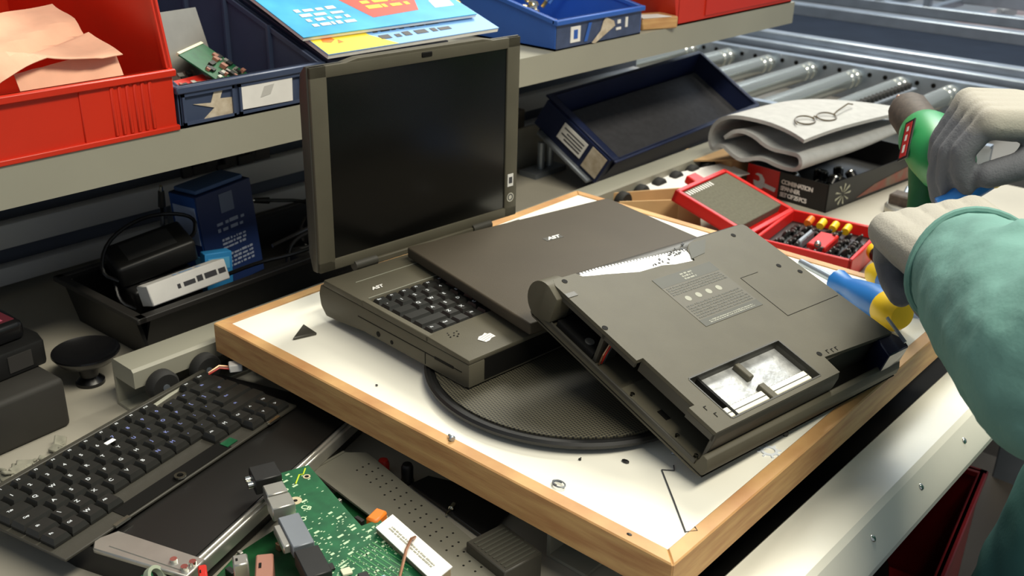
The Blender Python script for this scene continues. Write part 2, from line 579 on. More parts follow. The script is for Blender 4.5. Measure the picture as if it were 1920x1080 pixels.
tc_.prism([(0.060, 0.0258), (0.168, 0.0268), (0.168, 0.0346), (0.060, 0.0330)], LW - 0.010, LW, 'yz', bev=0.0008)
tc_.build('top_case', LAP, L1)
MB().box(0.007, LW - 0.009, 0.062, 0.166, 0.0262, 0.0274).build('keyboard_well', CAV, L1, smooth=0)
MB().box(0.008, LW - 0.012, 0.1660, 0.1668, 0.0345, 0.0352).build('trim_line', GREYL, L1, smooth=0)
MB().box(0.022, 0.13, 0.2075, 0.2082, 0.0350, 0.0355).build('trim_line', GREYL, L1, smooth=0)
# keys: six rows, the uncovered left part of the keyboard
pit = 0.0176
rows1 = [(0.1565, 0.0125, 0.0165, ['Esc', 'F1', 'F2', 'F3', 'F4', 'F5', 'F6']), (0.1410, 0.016, pit, ['`', '1', '2', '3', '4', '5', '6']),
         (0.1235, 0.016, pit, ['', 'Q', 'W', 'E', 'R', 'T', 'Y']), (0.1060, 0.016, pit, ['', 'A', 'S', 'D', 'F', 'G', 'H']),
         (0.0885, 0.016, pit, ['', 'Z', 'X', 'C', 'V', 'B', 'N']), (0.0715, 0.0155, pit, ['Fn', 'Ctrl', '', 'Alt', '', ''])]
for ri, (y, hy, px_, names) in enumerate(rows1):
    x = 0.009
    for ci, ch in enumerate(names):
        wx = px_ * ((1.0, 1.0, 1.45, 1.7, 2.1, 1.0)[ri] if ci == 0 else 1.0)
        key(L1, x + wx / 2, y, 0.0274 + (y - 0.06) * 0.012, wx - 0.0012, hy - 0.0008, 0.0062, ch, gs=0.0058 if len(ch) < 2 else 0.0034)
        x += wx
# speaker holes, sticker, mark
hol = MB()
for (x, y) in ((0.018, 0.050), (0.0215, 0.046), (0.025, 0.050), (0.0195, 0.0535), (0.023, 0.0425), (0.027, 0.0455), (0.0165, 0.0455), (0.0295, 0.051)):
    hol.cyl((x, y, 0.0315), (x, y, 0.0327), 0.0009, n=8)
hol.build('speaker_hole', CAV, L1)
stk = MB()
wav = [(-0.008, -0.0055), (-0.003, -0.0062), (0.0025, -0.0045), (0.008, -0.0055), (0.0095, 0.002), (0.0065, 0.0035), (0.006, 0.0065), (0.0005, 0.0052), (-0.004, 0.0062), (-0.0095, 0.0035)]
stk.prism(wav, 0, 0.0004, 'xy')
for k in range(-1, 2):
    stk.box(-0.008, 0.007, k * 0.0028 - 0.0003, k * 0.0028 + 0.0003, 0.0004, 0.0006, mi=1)
stk.build('sticker', [PAPER, GREYL], L1, smooth=0, loc=(0.0437, 0.0234, 0.0313), rot=(R(2.6), 0, 0.2))
lettering('maker_mark', 'AST', 0.0085, PAPER, L1, (0.0313, 0.1823, 0.0354), shear=0.3, bold=0.0003)
# left side details
sd = MB()
sd.box(-0.0004, 0.001, 0.010, 0.175, 0.0135, 0.0143)
sd.box(-0.0004, 0.001, 0.0640, 0.0648, 0.001, 0.0140)
sd.cyl((-0.0005, 0.1402, 0.0055), (0.001, 0.1402, 0.0055), 0.0030, n=12)
sd.cyl((-0.0005, 0.1178, 0.0045), (0.001, 0.1178, 0.0045), 0.0022, n=12)
sd.box(-0.0005, 0.001, 0.022, 0.050, 0.0125, 0.0152)
sd.build('side_port', CAV, L1)
# open battery bay at the front right of the base
fb_ = MB()
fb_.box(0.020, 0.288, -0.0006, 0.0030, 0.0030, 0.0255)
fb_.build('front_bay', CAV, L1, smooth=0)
# display
disp = MB()
zb, zt = 0.0400, 0.2640
bezel = [((0.0, LW), (zb, zb + 0.0125)), ((0.0, LW), (zt - 0.0125, zt)), ((0.0, 0.0205), (zb, zt)), ((LW - 0.0205, LW), (zb, zt))]
for (xa, xb), (za, zc) in bezel:
    disp.box(xa, xb, 0.2414, 0.2464, za, zc, bev=0.0012, seg=2)
disp.build('screen_bezel', LAP, L1)
MB().box(0.018, LW - 0.018, 0.2434, 0.2446, zb + 0.010, zt - 0.010).build('screen_panel', SCRN, L1, smooth=0)
MB().prism([(0.2452, zb), (0.2452, zt + 0.001), (0.2500, zt + 0.0005), (0.2580, zt - 0.008), (0.2600, zt - 0.03), (0.2600, zb + 0.02), (0.2540, zb)], -0.0015, LW + 0.0015, 'yz', bev=0.0015, seg=2).build('screen_back', LAP_D, L1)
MB().prism([(0.03, zt - 0.002), (LW - 0.03, zt - 0.002), (LW - 0.06, zt + 0.0035), (0.06, zt + 0.0035)], 0.2420, 0.2520, 'xz', bev=0.001).build('top_trim', LAP, L1)
MB().box(0.145, 0.160, 0.2402, 0.2425, zt - 0.007, zt - 0.0015, bev=0.0008).build('latch', CAV, L1)
for x in (0.045, LW - 0.075):
    MB().cyl((x, 0.2425, 0.0375), (x + 0.03, 0.2425, 0.0375), 0.0060, n=18).build('hinge', LAP_D, L1)
MB().box(0.075, LW - 0.075, 0.2385, 0.2500, 0.0335, 0.0405, bev=0.001).build('hinge_cover', LAP, L1)
b_ = MB().box(0.2805, 0.2900, 0.2408, 0.2415, 0.0800, 0.0960)
b_.box(0.2825, 0.2880, 0.2405, 0.2409, 0.0840, 0.0920, mi=1)
b_.build('sticker', [PAPER, PRINT], L1, smooth=0)
b2 = MB().lathe([(0, 0), (0.0058, 0), (0.0058, 0.0006), (0, 0.0006)], 20, 0, None, (0.2856, 0.2414, 0.0655), (0.2856, 0.2400, 0.0655))
b2.lathe([(0.0030, 0.0006), (0.0044, 0.0006), (0.0044, 0.0009), (0.0030, 0.0009)], 20, 1, None, (0.2856, 0.2414, 0.0655), (0.2856, 0.2400, 0.0655))
b2.build('badge', [ALU, PRINT], L1)

# ------------------------------------------------------------------ loose laptop lid lying on the keyboard
B = thing('laptop_lid', 'closed dark brown laptop lid with white maker mark lying across the open laptop', 'laptop lid', (0.1341, 0.2582, 0.0681), (0.0014, -0.02, -0.2335))
MB().box(0, 0.297, 0, 0.235, -0.0130, 0.0, bev=0.0022, seg=3).build('lid_shell', LID, B)
MB().box(0.004, 0.293, 0.004, 0.231, -0.0155, -0.0128, bev=0.001).build('lid_bezel', LAP_D, B)
MB().box(0.142, 0.166, 0.159, 0.1685, -0.0002, 0.0003).build('badge_plate', LAP_D, B, smooth=0)
lettering('maker_mark', 'AST', 0.0098, PAPER, B, (0.154, 0.1636, 0.0005), shear=0.35, bold=0.0004)

# ------------------------------------------------------------------ upside-down laptop
CW, CD = 0.297, 0.225
C = thing('upturned_laptop', 'black laptop lying upside down, battery bay empty and memory hatch open', 'laptop', (0.1079, 0.0295, 0.0545), (0.3082, 0.0297, -0.1343))
C.scale = (0.97, 0.97, 0.97)
# bottom plate (faces up) with the side bay cut out and the front right notch
outl = [(-0.003, 0.003), (-0.003, 0.036), (0.0045, 0.036), (0.0045, 0.1015), (-0.004, 0.1015), (-0.004, 0.216), (0.0, 0.224), (0.030, 0.224), (0.034, 0.2175), (0.060, 0.2110), (0.100, 0.2005), (0.134, 0.2000),
        (0.150, 0.1960), (0.178, 0.1930), (0.184, 0.2100), (0.196, 0.2185), (0.212, 0.2220), (0.292, 0.2230), (0.297, 0.218), (0.302, 0.0170), (0.1885, 0.0245), (0.1850, 0.0030)]
# the memory hatch: split the plate into a front, left, right and rear piece around it
hx0, hx1, hy0, hy1 = 0.0260, 0.1600, 0.0095, 0.0620
pl = MB()
pl.prism([(-0.003, 0.003), (-0.003, 0.036), (0.0045, 0.036), (0.0045, hy1), (hx0, hy1), (hx0, hy0), (hx1, hy0), (hx1, hy1), (0.3006, hy1), (0.302, 0.0170), (0.1885, 0.0245), (0.1850, 0.0030)], -0.0045, 0.0, 'xy')
pl.prism([(0.0045, hy1), (0.0045, 0.1015), (-0.004, 0.1015), (-0.004, 0.216), (0.0, 0.224), (0.030, 0.224), (0.034, 0.2175), (0.060, 0.2110), (0.100, 0.2005), (0.134, 0.2000),
          (0.150, 0.1960), (0.178, 0.1930), (0.184, 0.2100), (0.196, 0.2185), (0.212, 0.2220), (0.292, 0.2230), (0.297, 0.218), (0.3006, hy1)], -0.0045, 0.0, 'xy')
pl.build('bottom_plate', LAP, C, smooth=30)
# body below the plate: front block, right part, back strip; bay stays open on the left
bd = MB()
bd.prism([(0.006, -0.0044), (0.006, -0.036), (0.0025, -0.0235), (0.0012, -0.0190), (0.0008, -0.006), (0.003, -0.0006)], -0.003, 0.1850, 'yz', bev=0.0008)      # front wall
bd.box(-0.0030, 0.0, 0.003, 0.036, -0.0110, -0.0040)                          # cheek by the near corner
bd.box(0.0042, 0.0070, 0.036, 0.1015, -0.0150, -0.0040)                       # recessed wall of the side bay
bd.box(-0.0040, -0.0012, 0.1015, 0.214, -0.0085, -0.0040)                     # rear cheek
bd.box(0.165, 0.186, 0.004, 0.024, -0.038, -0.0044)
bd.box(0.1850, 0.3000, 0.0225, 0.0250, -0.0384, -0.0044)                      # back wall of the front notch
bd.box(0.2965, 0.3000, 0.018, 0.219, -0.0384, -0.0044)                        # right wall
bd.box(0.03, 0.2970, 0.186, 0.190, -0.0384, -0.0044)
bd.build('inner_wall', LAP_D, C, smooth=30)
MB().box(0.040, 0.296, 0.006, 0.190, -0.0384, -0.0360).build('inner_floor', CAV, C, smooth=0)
# lower half: palm rest and closed lid, full outline with a rounded front lip
lo = MB()
lo.prism([(-0.0075, -0.0380), (-0.0072, -0.0310), (-0.0038, -0.0240), (0.0008, -0.0232), (0.0030, -0.0250), (0.0045, -0.0385), (0.222, -0.0385), (0.230, -0.0395), (0.232, -0.042), (0.228, -0.0460), (0.004, -0.0465), (-0.004, -0.0450)], -0.009, 0.307, 'yz', bev=0.0006)
lo.build('closed_lid', LAP, C)
MB().box(-0.0094, 0.3074, -0.0066, 0.228, -0.0432, -0.0424).build('lid_seam', CAV, C, smooth=0)
# side bay content
by = MB()
by.box(-0.004, 0.040, 0.008, 0.105, -0.0386, -0.0372)
by.build('bay_floor', LAP, C, smooth=0)
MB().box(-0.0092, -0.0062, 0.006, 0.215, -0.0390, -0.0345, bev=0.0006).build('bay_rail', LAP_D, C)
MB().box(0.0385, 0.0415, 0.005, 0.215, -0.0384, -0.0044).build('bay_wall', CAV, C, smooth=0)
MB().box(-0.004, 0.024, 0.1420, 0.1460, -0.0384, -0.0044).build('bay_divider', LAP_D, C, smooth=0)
MB().box(-0.003, 0.030, 0.1480, 0.2000, -0.0380, -0.0310).build('optical_tray', BLACK, C, smooth=0)
MB().lathe([(0, 0), (0.0048, 0), (0.0048, 0.0006), (0, 0.0006)], 20, 0, None, (0.006, 0.163, -0.0310), (0.006, 0.163, -0.030)).build('tray_disc', ALU, C)
for k, (dx, mm) in enumerate(((0.004, COPPER), (0.007, REDP), (0.010, PRINT))):
    MB().tube([(dx - .006, 0.1385, -0.0365), (dx - 0.009, 0.136, -0.022), (dx, 0.1385, -0.0085)], 0.0009, 6).build('ribbon_wire', mm, C)
for (x, y) in ((0.003, 0.0935), (0.004, 0.036), (0.002, 0.0105)):
    MB().lathe([(0, 0), (0.0026, 0), (0.0022, 0.0022), (0, 0.0026)], 14, 0, None, (x - .004, y, -0.0372), (x - .004, y, -0.01)).build('standoff_screw', CHROME, C)
MB().box(0.006, 0.012, 0.055, 0.067, -0.0373, -0.0367).build('bay_slot', CAV, C, smooth=0)
# rear corner cap (rounded hinge end) on the left back
arc = [(0.2210 + 0.0195 * math.cos(a), -0.0205 + 0.0205 * math.sin(a)) for a in [R(-95 + 9 * k) for k in range(23)]]
MB().prism(arc + [(0.203, -0.006), (0.203, -0.034)], -0.0110, 0.012, 'yz', bev=0.0010, seg=2).build('hinge_cap', LAP, C)
arc2 = [(0.2190 + 0.0165 * math.cos(a), -0.0205 + 0.0185 * math.sin(a)) for a in [R(-95 + 9 * k) for k in range(23)]]
MB().prism(arc2 + [(0.205, -0.006), (0.205, -0.034)], 0.012, 0.300, 'yz').build('hinge_barrel', LAP_D, C)
MB().box(-0.0045, 0.008, 0.196, 0.202, -0.0004, 0.0006).build('trim_line', LAP_D, C, smooth=0)
# bright torn strip at the back with a toothed edge
vs = MB()
vs.prism([(0.030, 0.2190), (0.062, 0.2125), (0.101, 0.2020), (0.135, 0.2012), (0.150, 0.1970), (0.176, 0.1935), (0.186, 0.2085), (0.150, 0.2150), (0.060, 0.2215), (0.034, 0.2215)], -0.0030, -0.0012, 'xy')
for k in range(34):
    x = 0.036 + k * 0.0044
    y = 0.2215 - max(0, (x - 0.06)) * 0.088
    vs.box(x, x + 0.0024, y - 0.001, y + 0.0026, -0.0030, -0.0012)
vs.build('vent_strip', VENT, C, smooth=0)
tr = MB()
rr = random.Random(3)
for k in range(22):
    x = 0.124 + rr.random() * 0.068; y = 0.196 + (x - 0.124) * 0.25 + rr.random() * 0.010
    a = rr.random() * 3
    tr.box(-0.0014, 0.0014, -0.0006, 0.0006, 0, 0.0008, M=Matrix.Translation((x, y, -0.001)) @ Matrix.Rotation(a, 4, 'Z'))
tr.build('torn_shred', BLACK, C, smooth=0)
MB().prism([(0.176, 0.1960), (0.200, 0.1985), (0.222, 0.2165), (0.200, 0.2185), (0.188, 0.2120)], -0.0014, 0.0004, 'xy').build('dark_smear', GREYP, C, smooth=0)
# memory hatch
MB().box(hx0 - 0.002, hx1 + 0.002, hy0 - 0.002, hy1 + 0.002, -0.0110, -0.0100).build('hatch_floor', FOIL, C, smooth=0)
hw = MB()
for a in ((hx0 - 0.0015, hx0, hy0, hy1), (hx1, hx1 + 0.0015, hy0, hy1), (hx0, hx1, hy0 - 0.0015, hy0), (hx0, hx1, hy1, hy1 + 0.0015)):
    hw.box(a[0], a[1], a[2], a[3], -0.0110, 0.0004)
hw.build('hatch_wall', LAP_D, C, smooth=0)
MB().box(0.0905, 0.0975, 0.0400, 0.0600, -0.0102, -0.0035, bev=0.0008).build('hatch_clip', LAP, C)
MB().box(0.0905, 0.0990, 0.0100, 0.0300, -0.0102, -0.0035, bev=0.0008).build('hatch_clip', LAP, C)
for (xa, xb) in ((0.030, 0.089), (0.1005, 0.1560)):
    s_ = MB().box(xa, xb, 0.0130, 0.0240, -0.0102, -0.0052, bev=0.0006)
    s_.box(xa, xb, 0.0172, 0.0182, -0.0052, -0.0049, mi=1)
    x = xa + 0.001
    while x < xb - 0.002:
        s_.box(x, x + 0.0022, 0.0243, 0.0262, -0.0100, -0.0092, mi=1); x += 0.0040
    s_.build('memory_socket', [mat('socket_white', (238, 236, 214), 0.5), PRINT], C, smooth=0)
# product label printed on the plate
lb = MB().box(0.1016, 0.1925, 0.1085, 0.1848, 0.0, 0.0003)
lb.box(0.1016, 0.1925, 0.1085, 0.1180, 0.0003, 0.0004, mi=1)
lb.box(0.1016, 0.1925, 0.1700, 0.1848, 0.0003, 0.0004, mi=1)
strokes(lb, 0.105, 0.19, 0.1195, 0.1405, 0.0003, 6, mi=1, seed=4, th=0.0002)
strokes(lb, 0.105, 0.19, 0.1560, 0.1690, 0.0003, 4, mi=1, seed=5, th=0.0002)
strokes(lb, 0.112, 0.182, 0.1105, 0.1150, 0.0004, 2, mi=2, seed=6, th=0.0001)
for k in range(4):
    lb.cyl((0.118 + k * 0.016, 0.1480, 0.0003), (0.118 + k * 0.016, 0.1480, 0.0005), 0.0038, n=14, mi=2)
strokes(lb, 0.140, 0.158, 0.1715, 0.1830, 0.0004, 3, mi=2, seed=8, th=0.0001)
lb.build('product_label', [mat('label_grey', (82, 78, 66), 0.6), GREYP, GREYL], C, smooth=0)
hs = [(-0.0005, 0.1482), (0.2711, 0.1490), (0.2639, 0.2106), (0.2883, 0.1316), (0.010, 0.2180), (0.1870, 0.0300)]
for (x, y) in hs:
    MB().cyl((x, y, -0.001), (x, y, 0.0004), 0.0030, n=14).build('screw_hole', CAV, C)
gr = MB()
gr.box(0.205, 0.2056, 0.085, 0.150, 0.0, 0.0003); gr.box(0.205, 0.296, 0.0844, 0.085, 0.0, 0.0003); gr.box(0.205, 0.235, 0.150, 0.1504, 0, 0.0003)
gr.build('panel_line', CAV, C, smooth=0)
gr = MB()
for (x, y) in ((0.010, 0.030), (0.013, 0.020), (0.198, 0.030), (0.205, 0.029), (0.212, 0.029)):
    gr.box(x, x + 0.0035, y, y + 0.0008, 0, 0.0004); gr.box(x, x + 0.0008, y - 0.004, y, 0, 0.0004)
gr.build('moulded_mark', CAV, C, smooth=0)
# front notch latch end (navy glossy block at the right front corner)
MB().prism([(0.268, -0.004), (0.306, -0.004), (0.312, 0.006), (0.306, 0.020), (0.280, 0.021)], -0.0380, -0.0030, 'xy', bev=0.0012).build('corner_latch', mat('navy_gloss', (22, 26, 48), 0.25), C)
MB().prism([(0.2965, -0.001), (0.3005, -0.001), (0.3185, 0.034), (0.3145, 0.034)], -0.003, -0.0012, 'xy', M=Matrix.Translation((0, 0, 0.0045))).build('metal_strip', STEEL, C, smooth=0)

# ------------------------------------------------------------------ odd bits on the board


def screw(label, x, y, z=0.0, s=1.0, az=0.0, m=STEEL, group=None):
    t = thing('screw', label, 'screw', (x, y, z + 0.0025 * s), (0, 0, az), group)
    MB().lathe([(0, 0), (0.0030 * s, 0), (0.0030 * s, 0.0012 * s), (0.0022 * s, 0.002 * s), (0, 0.0022 * s)], 12, 0, None, (0, 0, 0), (-1, 0, 0)).build('screw_head', m, t)
    MB().lathe([(0, 0), (0.0013 * s, 0), (0.0013 * s, 0.006 * s), (0, 0.008 * s)], 8, 0, None, (0, 0, 0), (1, 0, 0)).build('shank', m, t)
    return t


screw('small steel screw on the left pine frame edge of the board', 0.0095, 0.241, 0.0012, 1.0, 1.2)
screw('small dark screw lying flat in the middle of the empty white board', 0.0650, 0.139, 0, 0.45, 0.3, BLACK)
screw('small steel screw by the near corner of the upturned laptop', 0.131, 0.079, 0, 1.0, 2.2)
screw('black screw beside the ring washer under the upturned laptop', 0.227, 0.026, 0, 1.0, 0.9, BLACK)
sc = thing('spring_clip', 'tiny bent spring clip on the white board near its left edge', 'clip', (0.022, 0.128, 0.0))
MB().tube([(0.004 * math.cos(a), 0.006 * math.sin(a), 0.0015 + a * 0.0002) for a in [k * 0.5 for k in range(20)]], 0.0007, 6).build('coil', STEELD, sc)
wsh = thing('ring_washer', 'pale toothed ring washer on the white board', 'washer', (0.193, 0.024, 0.0))
rg = MB().lathe([(0.0052, 0), (0.0078, 0), (0.0078, 0.0012), (0.0052, 0.0012), (0.0052, 0)], 28)
for k in range(8):
    a = k * math.pi / 4
    rg.box(0.0072, 0.0112, -0.0009, 0.0009, 0.0, 0.001, M=Matrix.Rotation(a, 4, 'Z'))
rg.build('ring', mat('nylon_white', (226, 232, 240), 0.4), wsh)
wire = thing('wire_hook', 'thin dark bent wire on the white board near the corner', 'wire', (0, 0, 0))
MB().tube([(0.1135, 0.0735, 0.0012), (0.1075, 0.0690, 0.001), (0.1010, 0.0775, 0.001), (0.071, 0.046, 0.001), (0.0415, 0.0155, 0.001), (0.0490, 0.0095, 0.001), (0.0515, 0.0135, 0.0012)], 0.0006, 6).build('wire_rod', PRINT, wire)
tri = thing('triangular_foot', 'small dark triangular plastic chip on the board beside the open laptop', 'plastic part', (0, 0, 0))
MB().prism([(0.035, 0.502), (0.0645, 0.5215), (0.061, 0.494)], 0.0002, 0.0035, 'xy', bev=0.0008).build('wedge', LAP_D, tri)
for i, (x, y, r_) in enumerate(((0.008, 0.046, .6), (0.070, 0.205, .45), (0.090, 0.108, .9), (0.031, 0.365, .4))):
    c_ = MB().ball((0, 0, 0), 0.0028 * r_, (1, 1.6, 0.5), u=8, v=5).build('plastic_crumb', BLACK, loc=(x, y, 0.0012))
    tag(c_, ('dark plastic crumb by the near pine frame of the board', 'dark plastic crumb just left of the turntable rim', 'dark plastic crumb in front of the turntable rim',
             'dark plastic crumb on the board left of the open laptop')[i], 'debris')

# ------------------------------------------------------------------ shelf with bins
shelf = thing('bin_shelf', 'grey steel shelf with a deep front lip carrying the red and blue bins', 'shelf', (0, 0.67, 0))
MB().prism([(0, 0.156), (0.0, 0.198), (0.43, 0.198), (0.43, 0.190), (0.004, 0.190), (0.004, 0.160), (0.02, 0.160), (0.02, 0.156)], -0.75, 1.45, 'yz').build('shelf_panel', SHELFM, shelf, smooth=30)
for x in (-0.70, 1.40):
    MB().box(x, x + 0.03, 0.395, 0.425, T, 0.192, bev=0.002).build('upright', STEELD, shelf)


def bin_(label, name, x0, wd, dp, fh, h, slope_run, m, y0=0.672, z=0.1985, steep=None, parts=True, flare=0.0):
    t = thing(name, label, 'bin', (x0, y0, z))
    th = 0.003
    b = MB()
    b.box(0, wd, 0, dp, 0, th)
    b.box(0, wd, dp - th, dp, 0, h)
    b.box(th * .5, wd - th * .5, 0, th, 0, fh)
    sidep = [(0, 0), (dp, 0), (dp, h), (slope_run, h), (0, fh)]
    b.prism(sidep, 0, th, 'yz'); b.prism(sidep, wd - th, wd, 'yz')
    if flare:
        b.prism([(0, 0), (0, h), (-flare, h)], 0, dp, 'xz')
    b.build('bin_body', m, t, smooth=30)
    r_ = MB()
    r_.box(-0.003, wd + 0.003, -0.006, th + 0.002, fh - 0.008, fh, bev=0.0012)
    d = Vector((slope_run, h - fh)); L = d.length; dn = Vector((d.y, -d.x)) / L
    for xa, xb in ((-0.003, th + 0.002), (wd - th - 0.002, wd + 0.003)):
        p0 = Vector((0.0, fh)); p1 = Vector((slope_run, h))
        r_.prism([tuple(p0), tuple(p0 + dn * 0.007), tuple(p1 + dn * 0.007), tuple(p1)], xa, xb, 'yz', bev=0.0008)
    r_.build('rim', m, t)
    return t


# far left red bin
rb = bin_('large red bin holding crumpled kraft paper at the left end of the shelf', 'storage_bin', -0.250, 0.277, 0.36, 0.066, 0.20, 0.030, RED)
ribs = MB()
for k in range(6):
    ribs.box(0.205 + k * 0.0085, 0.2095 + k * 0.0085, -0.0035, 0.001, 0.006, 0.058, bev=0.0012)
ribs.box(0.173, 0.277, -0.0018, 0.001, 0.004, 0.060, bev=0.0008)
ribs.build('grip_ribs', RED, rb)
MB().box(-0.002, 0.279, -0.0045, 0.001, 0.0, 0.006, bev=0.001).build('foot_flange', RED, rb)
pp = []
for i in range(31):
    row = []
    for j in range(21):
        u, v = i / 30, j / 20
        # a sheet folded along two creases: rises to the right, front flap bends down over the rim
        x = -0.215 + 0.196 * u + 0.006 * v
        y = 0.682 + 0.150 * v
        z_ = 0.266 + 0.032 * v + 0.018 * u
        c1 = (u - 0.42) * 0.9 + (v - 0.2) * 0.8          # diagonal crease
        z_ += 0.016 * max(0, 0.25 - abs(c1)) / 0.25
        c2 = (v - 0.42) - (u - 0.6) * 0.35
        if u > 0.45: z_ -= 0.010 * max(0, 0.12 - abs(c2)) / 0.12
        if u < 0.35: z_ -= 0.030 * (0.35 - u) * max(0, 1 - v * 1.5) / 0.35
        z_ += 0.005 * mnoise.noise(Vector((u * 4, v * 4, 2.0)))
        row.append((x + 0.006 * mnoise.noise(Vector((v * 3, u * 2, 9.0))), y + 0.012 * mnoise.noise(Vector((u * 3, v * 2, 5.0))), z_))
    pp.append(row)
kp = thing('kraft_paper', 'crumpled sheet of salmon kraft paper sticking out of the red bin', 'paper', (0, 0, 0))
MB().sheet(pp, 0.0008).build('paper_sheet', KRAFT, kp, smooth=18)
rows = []
for i in range(12):
    rows.append([(-0.125 + 0.105 * i / 11, 0.684 + 0.014 * j / 4 + 0.002 * mnoise.noise(Vector((i * .8, j, 1))), 0.250 + 0.012 * i / 11 + 0.026 * j / 4) for j in range(5)])
MB().sheet(rows, 0.0008).build('folded_flap', KRAFT, kp, smooth=18)
dm = thing('circuit_module', 'dark electronic module lying in the back of the left red bin', 'electronics', (-0.135, 0.90, 0.296), (R(18), 0, R(-25)))
MB().box(-0.05, 0.05, -0.03, 0.03, -0.09, 0.0, bev=0.002).build('module_case', BLACK, dm)
MB().box(-0.03, 0.02, -0.018, 0.012, 0.0, 0.0006).build('module_label', GREYP, dm, smooth=0)

# dark blue bin with boards
nb = bin_('dark navy bin of circuit boards with a white card label on its front', 'storage_bin', 0.031, 0.196, 0.36, 0.046, 0.155, 0.34, NAVY)
fr = MB()
for (a, c) in ((0.004, 0.070), (0.076, 0.165)):
    fr.box(a, c, -0.0035, 0.001, 0.003, 0.006); fr.box(a, c, -0.0035, 0.001, 0.034, 0.038); fr.box(a, a + 0.003, -0.0035, 0.001, 0.003, 0.038); fr.box(c - 0.003, c, -0.0035, 0.001, 0.003, 0.038)
fr.build('label_frame', NAVY, nb, smooth=0)
lp = MB().prism([(0.078, 0.008), (0.149, 0.007), (0.150, 0.0365), (0.078, 0.0375)], -0.0030, -0.0022, 'xz')
lp.prism([(0.110, 0.030), (0.124, 0.031), (0.118, 0.020), (0.104, 0.018)], -0.0034, -0.0030, 'xz', mi=1)
lp.build('label_card', [PAPER, mat('smudge_grey', (190, 188, 184), 0.8)], nb, smooth=0)
MB().prism([(0.018, 0.024), (0.040, 0.022), (0.046, 0.036), (0.056, 0.034), (0.052, 0.025), (0.068, 0.024), (0.068, 0.006), (0.030, 0.006), (0.044, 0.016)], -0.0012, -0.0004, 'xz').build('label_residue', TAPE, nb, smooth=0)
for y in (0.09, 0.18, 0.27):
    MB().box(0.187, 0.1935, y, y + 0.004, 0.004, 0.05 + y * 0.3).build('inner_rib', NAVY, nb, smooth=0)
mp_ = thing('metal_plate', 'grey metal plate leaning inside the navy bin of circuit boards', 'metal plate', (0.148, 0.800, 0.2150), (R(-20), 0, R(8)))
MB().box(-0.045, 0.020, -0.001, 0.001, 0, 0.085).build('plate', ALU, mp_, smooth=0)
for i, (x, y, rx, rz, lb_) in enumerate(((0.160, 0.745, -58, 34, 'green circuit board with pale edge leaning in the navy bin'), (0.080, 0.740, -62, -8, 'dark green circuit board with brown parts at the front of the navy bin'),
                                        (0.115, 0.715, -68, 12, 'circuit board with a red edge at the front of the navy bin'))):
    g = thing('circuit_board', lb_, 'circuit board', (x, y, 0.206 + 0.012 * (i == 0)), (R(rx), 0, R(rz)))
    MB().box(-0.035, 0.035, -0.0008, 0.0008, 0, 0.068 - 0.014 * i).build('board', (PCB, BROWN, PCB)[i], g, smooth=0)
    q = MB(); rr = random.Random(i)
    for k in range(26):
        xx, zz = rr.uniform(-.03, .026), rr.uniform(.004, .045)
        q.box(xx, xx + rr.uniform(.003, .010), -0.0008 - rr.uniform(.001, .005), -0.0008, zz, zz + rr.uniform(.003, .008), mi=rr.choice((0, 0, 1, 2)))
    q.build('component', [BLACK, PINK, ALU], g, smooth=0)
    if i == 2:
        MB().box(-0.03, 0.02, -0.003, -0.0008, 0.04, 0.054).build('connector', REDP, g, smooth=0)
    if i == 0:
        MB().box(-0.035, 0.035, -0.002, 0.002, 0.067, 0.0705).build('edge_strip', BEIGE, g, smooth=0)

# second navy bin under the magazines
bin_('dark navy bin hidden under the magazines on the shelf', 'storage_bin', 0.240, 0.196, 0.36, 0.046, 0.155, 0.34, NAVY)
SL = math.atan((0.155 - 0.046) / 0.34)


def magazine(label, loc, rz, wx, dy, th, mats, deco, rx=SL):
    t = thing('magazine', label, 'magazine', loc, (rx, 0, rz))
    MB().box(0, wx, 0, dy, 0, th * 0.8).build('pages', PAPER, t, smooth=0)
    c = MB().box(-0.0005, wx + 0.0005, -0.0005, dy + 0.0005, th * 0.8, th)
    deco(c, th)
    c.build('cover', mats, t, smooth=0)
    return t


def deco_low(c, th):
    c.prism([(0, 0), (0.110, 0), (0.085, 0.03), (0.075, 0.10), (0, 0.16)], th, th + 0.0003, 'xy', mi=1)
    c.prism([(0.012, 0.028), (0.022, 0.024), (0.032, 0.030), (0.030, 0.040), (0.018, 0.042)], th + 0.0003, th + 0.0005, 'xy', mi=3)
    c.prism([(0.030, 0.020), (0.040, 0.022), (0.036, 0.030)], th + 0.0003, th + 0.0005, 'xy', mi=3)
    strokes(c, 0.095, 0.215, 0.012, 0.048, th + 0.0003, 2, mi=2, seed=12)
    c.prism([(0.275, 0.08), (0.292, 0.08), (0.292, 0.20), (0.275, 0.20)], th, th + 0.0003, 'xy', mi=1)


def deco_top(c, th):
    c.prism([(0.125, 0.025), (0.205, 0.030), (0.222, 0.060), (0.205, 0.120), (0.130, 0.115), (0.110, 0.080)], th, th + 0.0003, 'xy', mi=1)
    strokes(c, 0.135, 0.205, 0.045, 0.075, th + 0.0003, 2, mi=2, seed=2)
    strokes(c, 0.030, 0.095, 0.018, 0.070, th + 0.0003, 4, mi=3, seed=3)
    c.prism([(0.235, 0.03), (0.270, 0.03), (0.275, 0.05), (0.25, 0.06), (0.24, 0.05)], th, th + 0.0003, 'xy', mi=3)
    c.prism([(0.0, 0.125), (0.10, 0.125), (0.12, 0.209), (0.0, 0.209)], th, th + 0.0003, 'xy', mi=4)


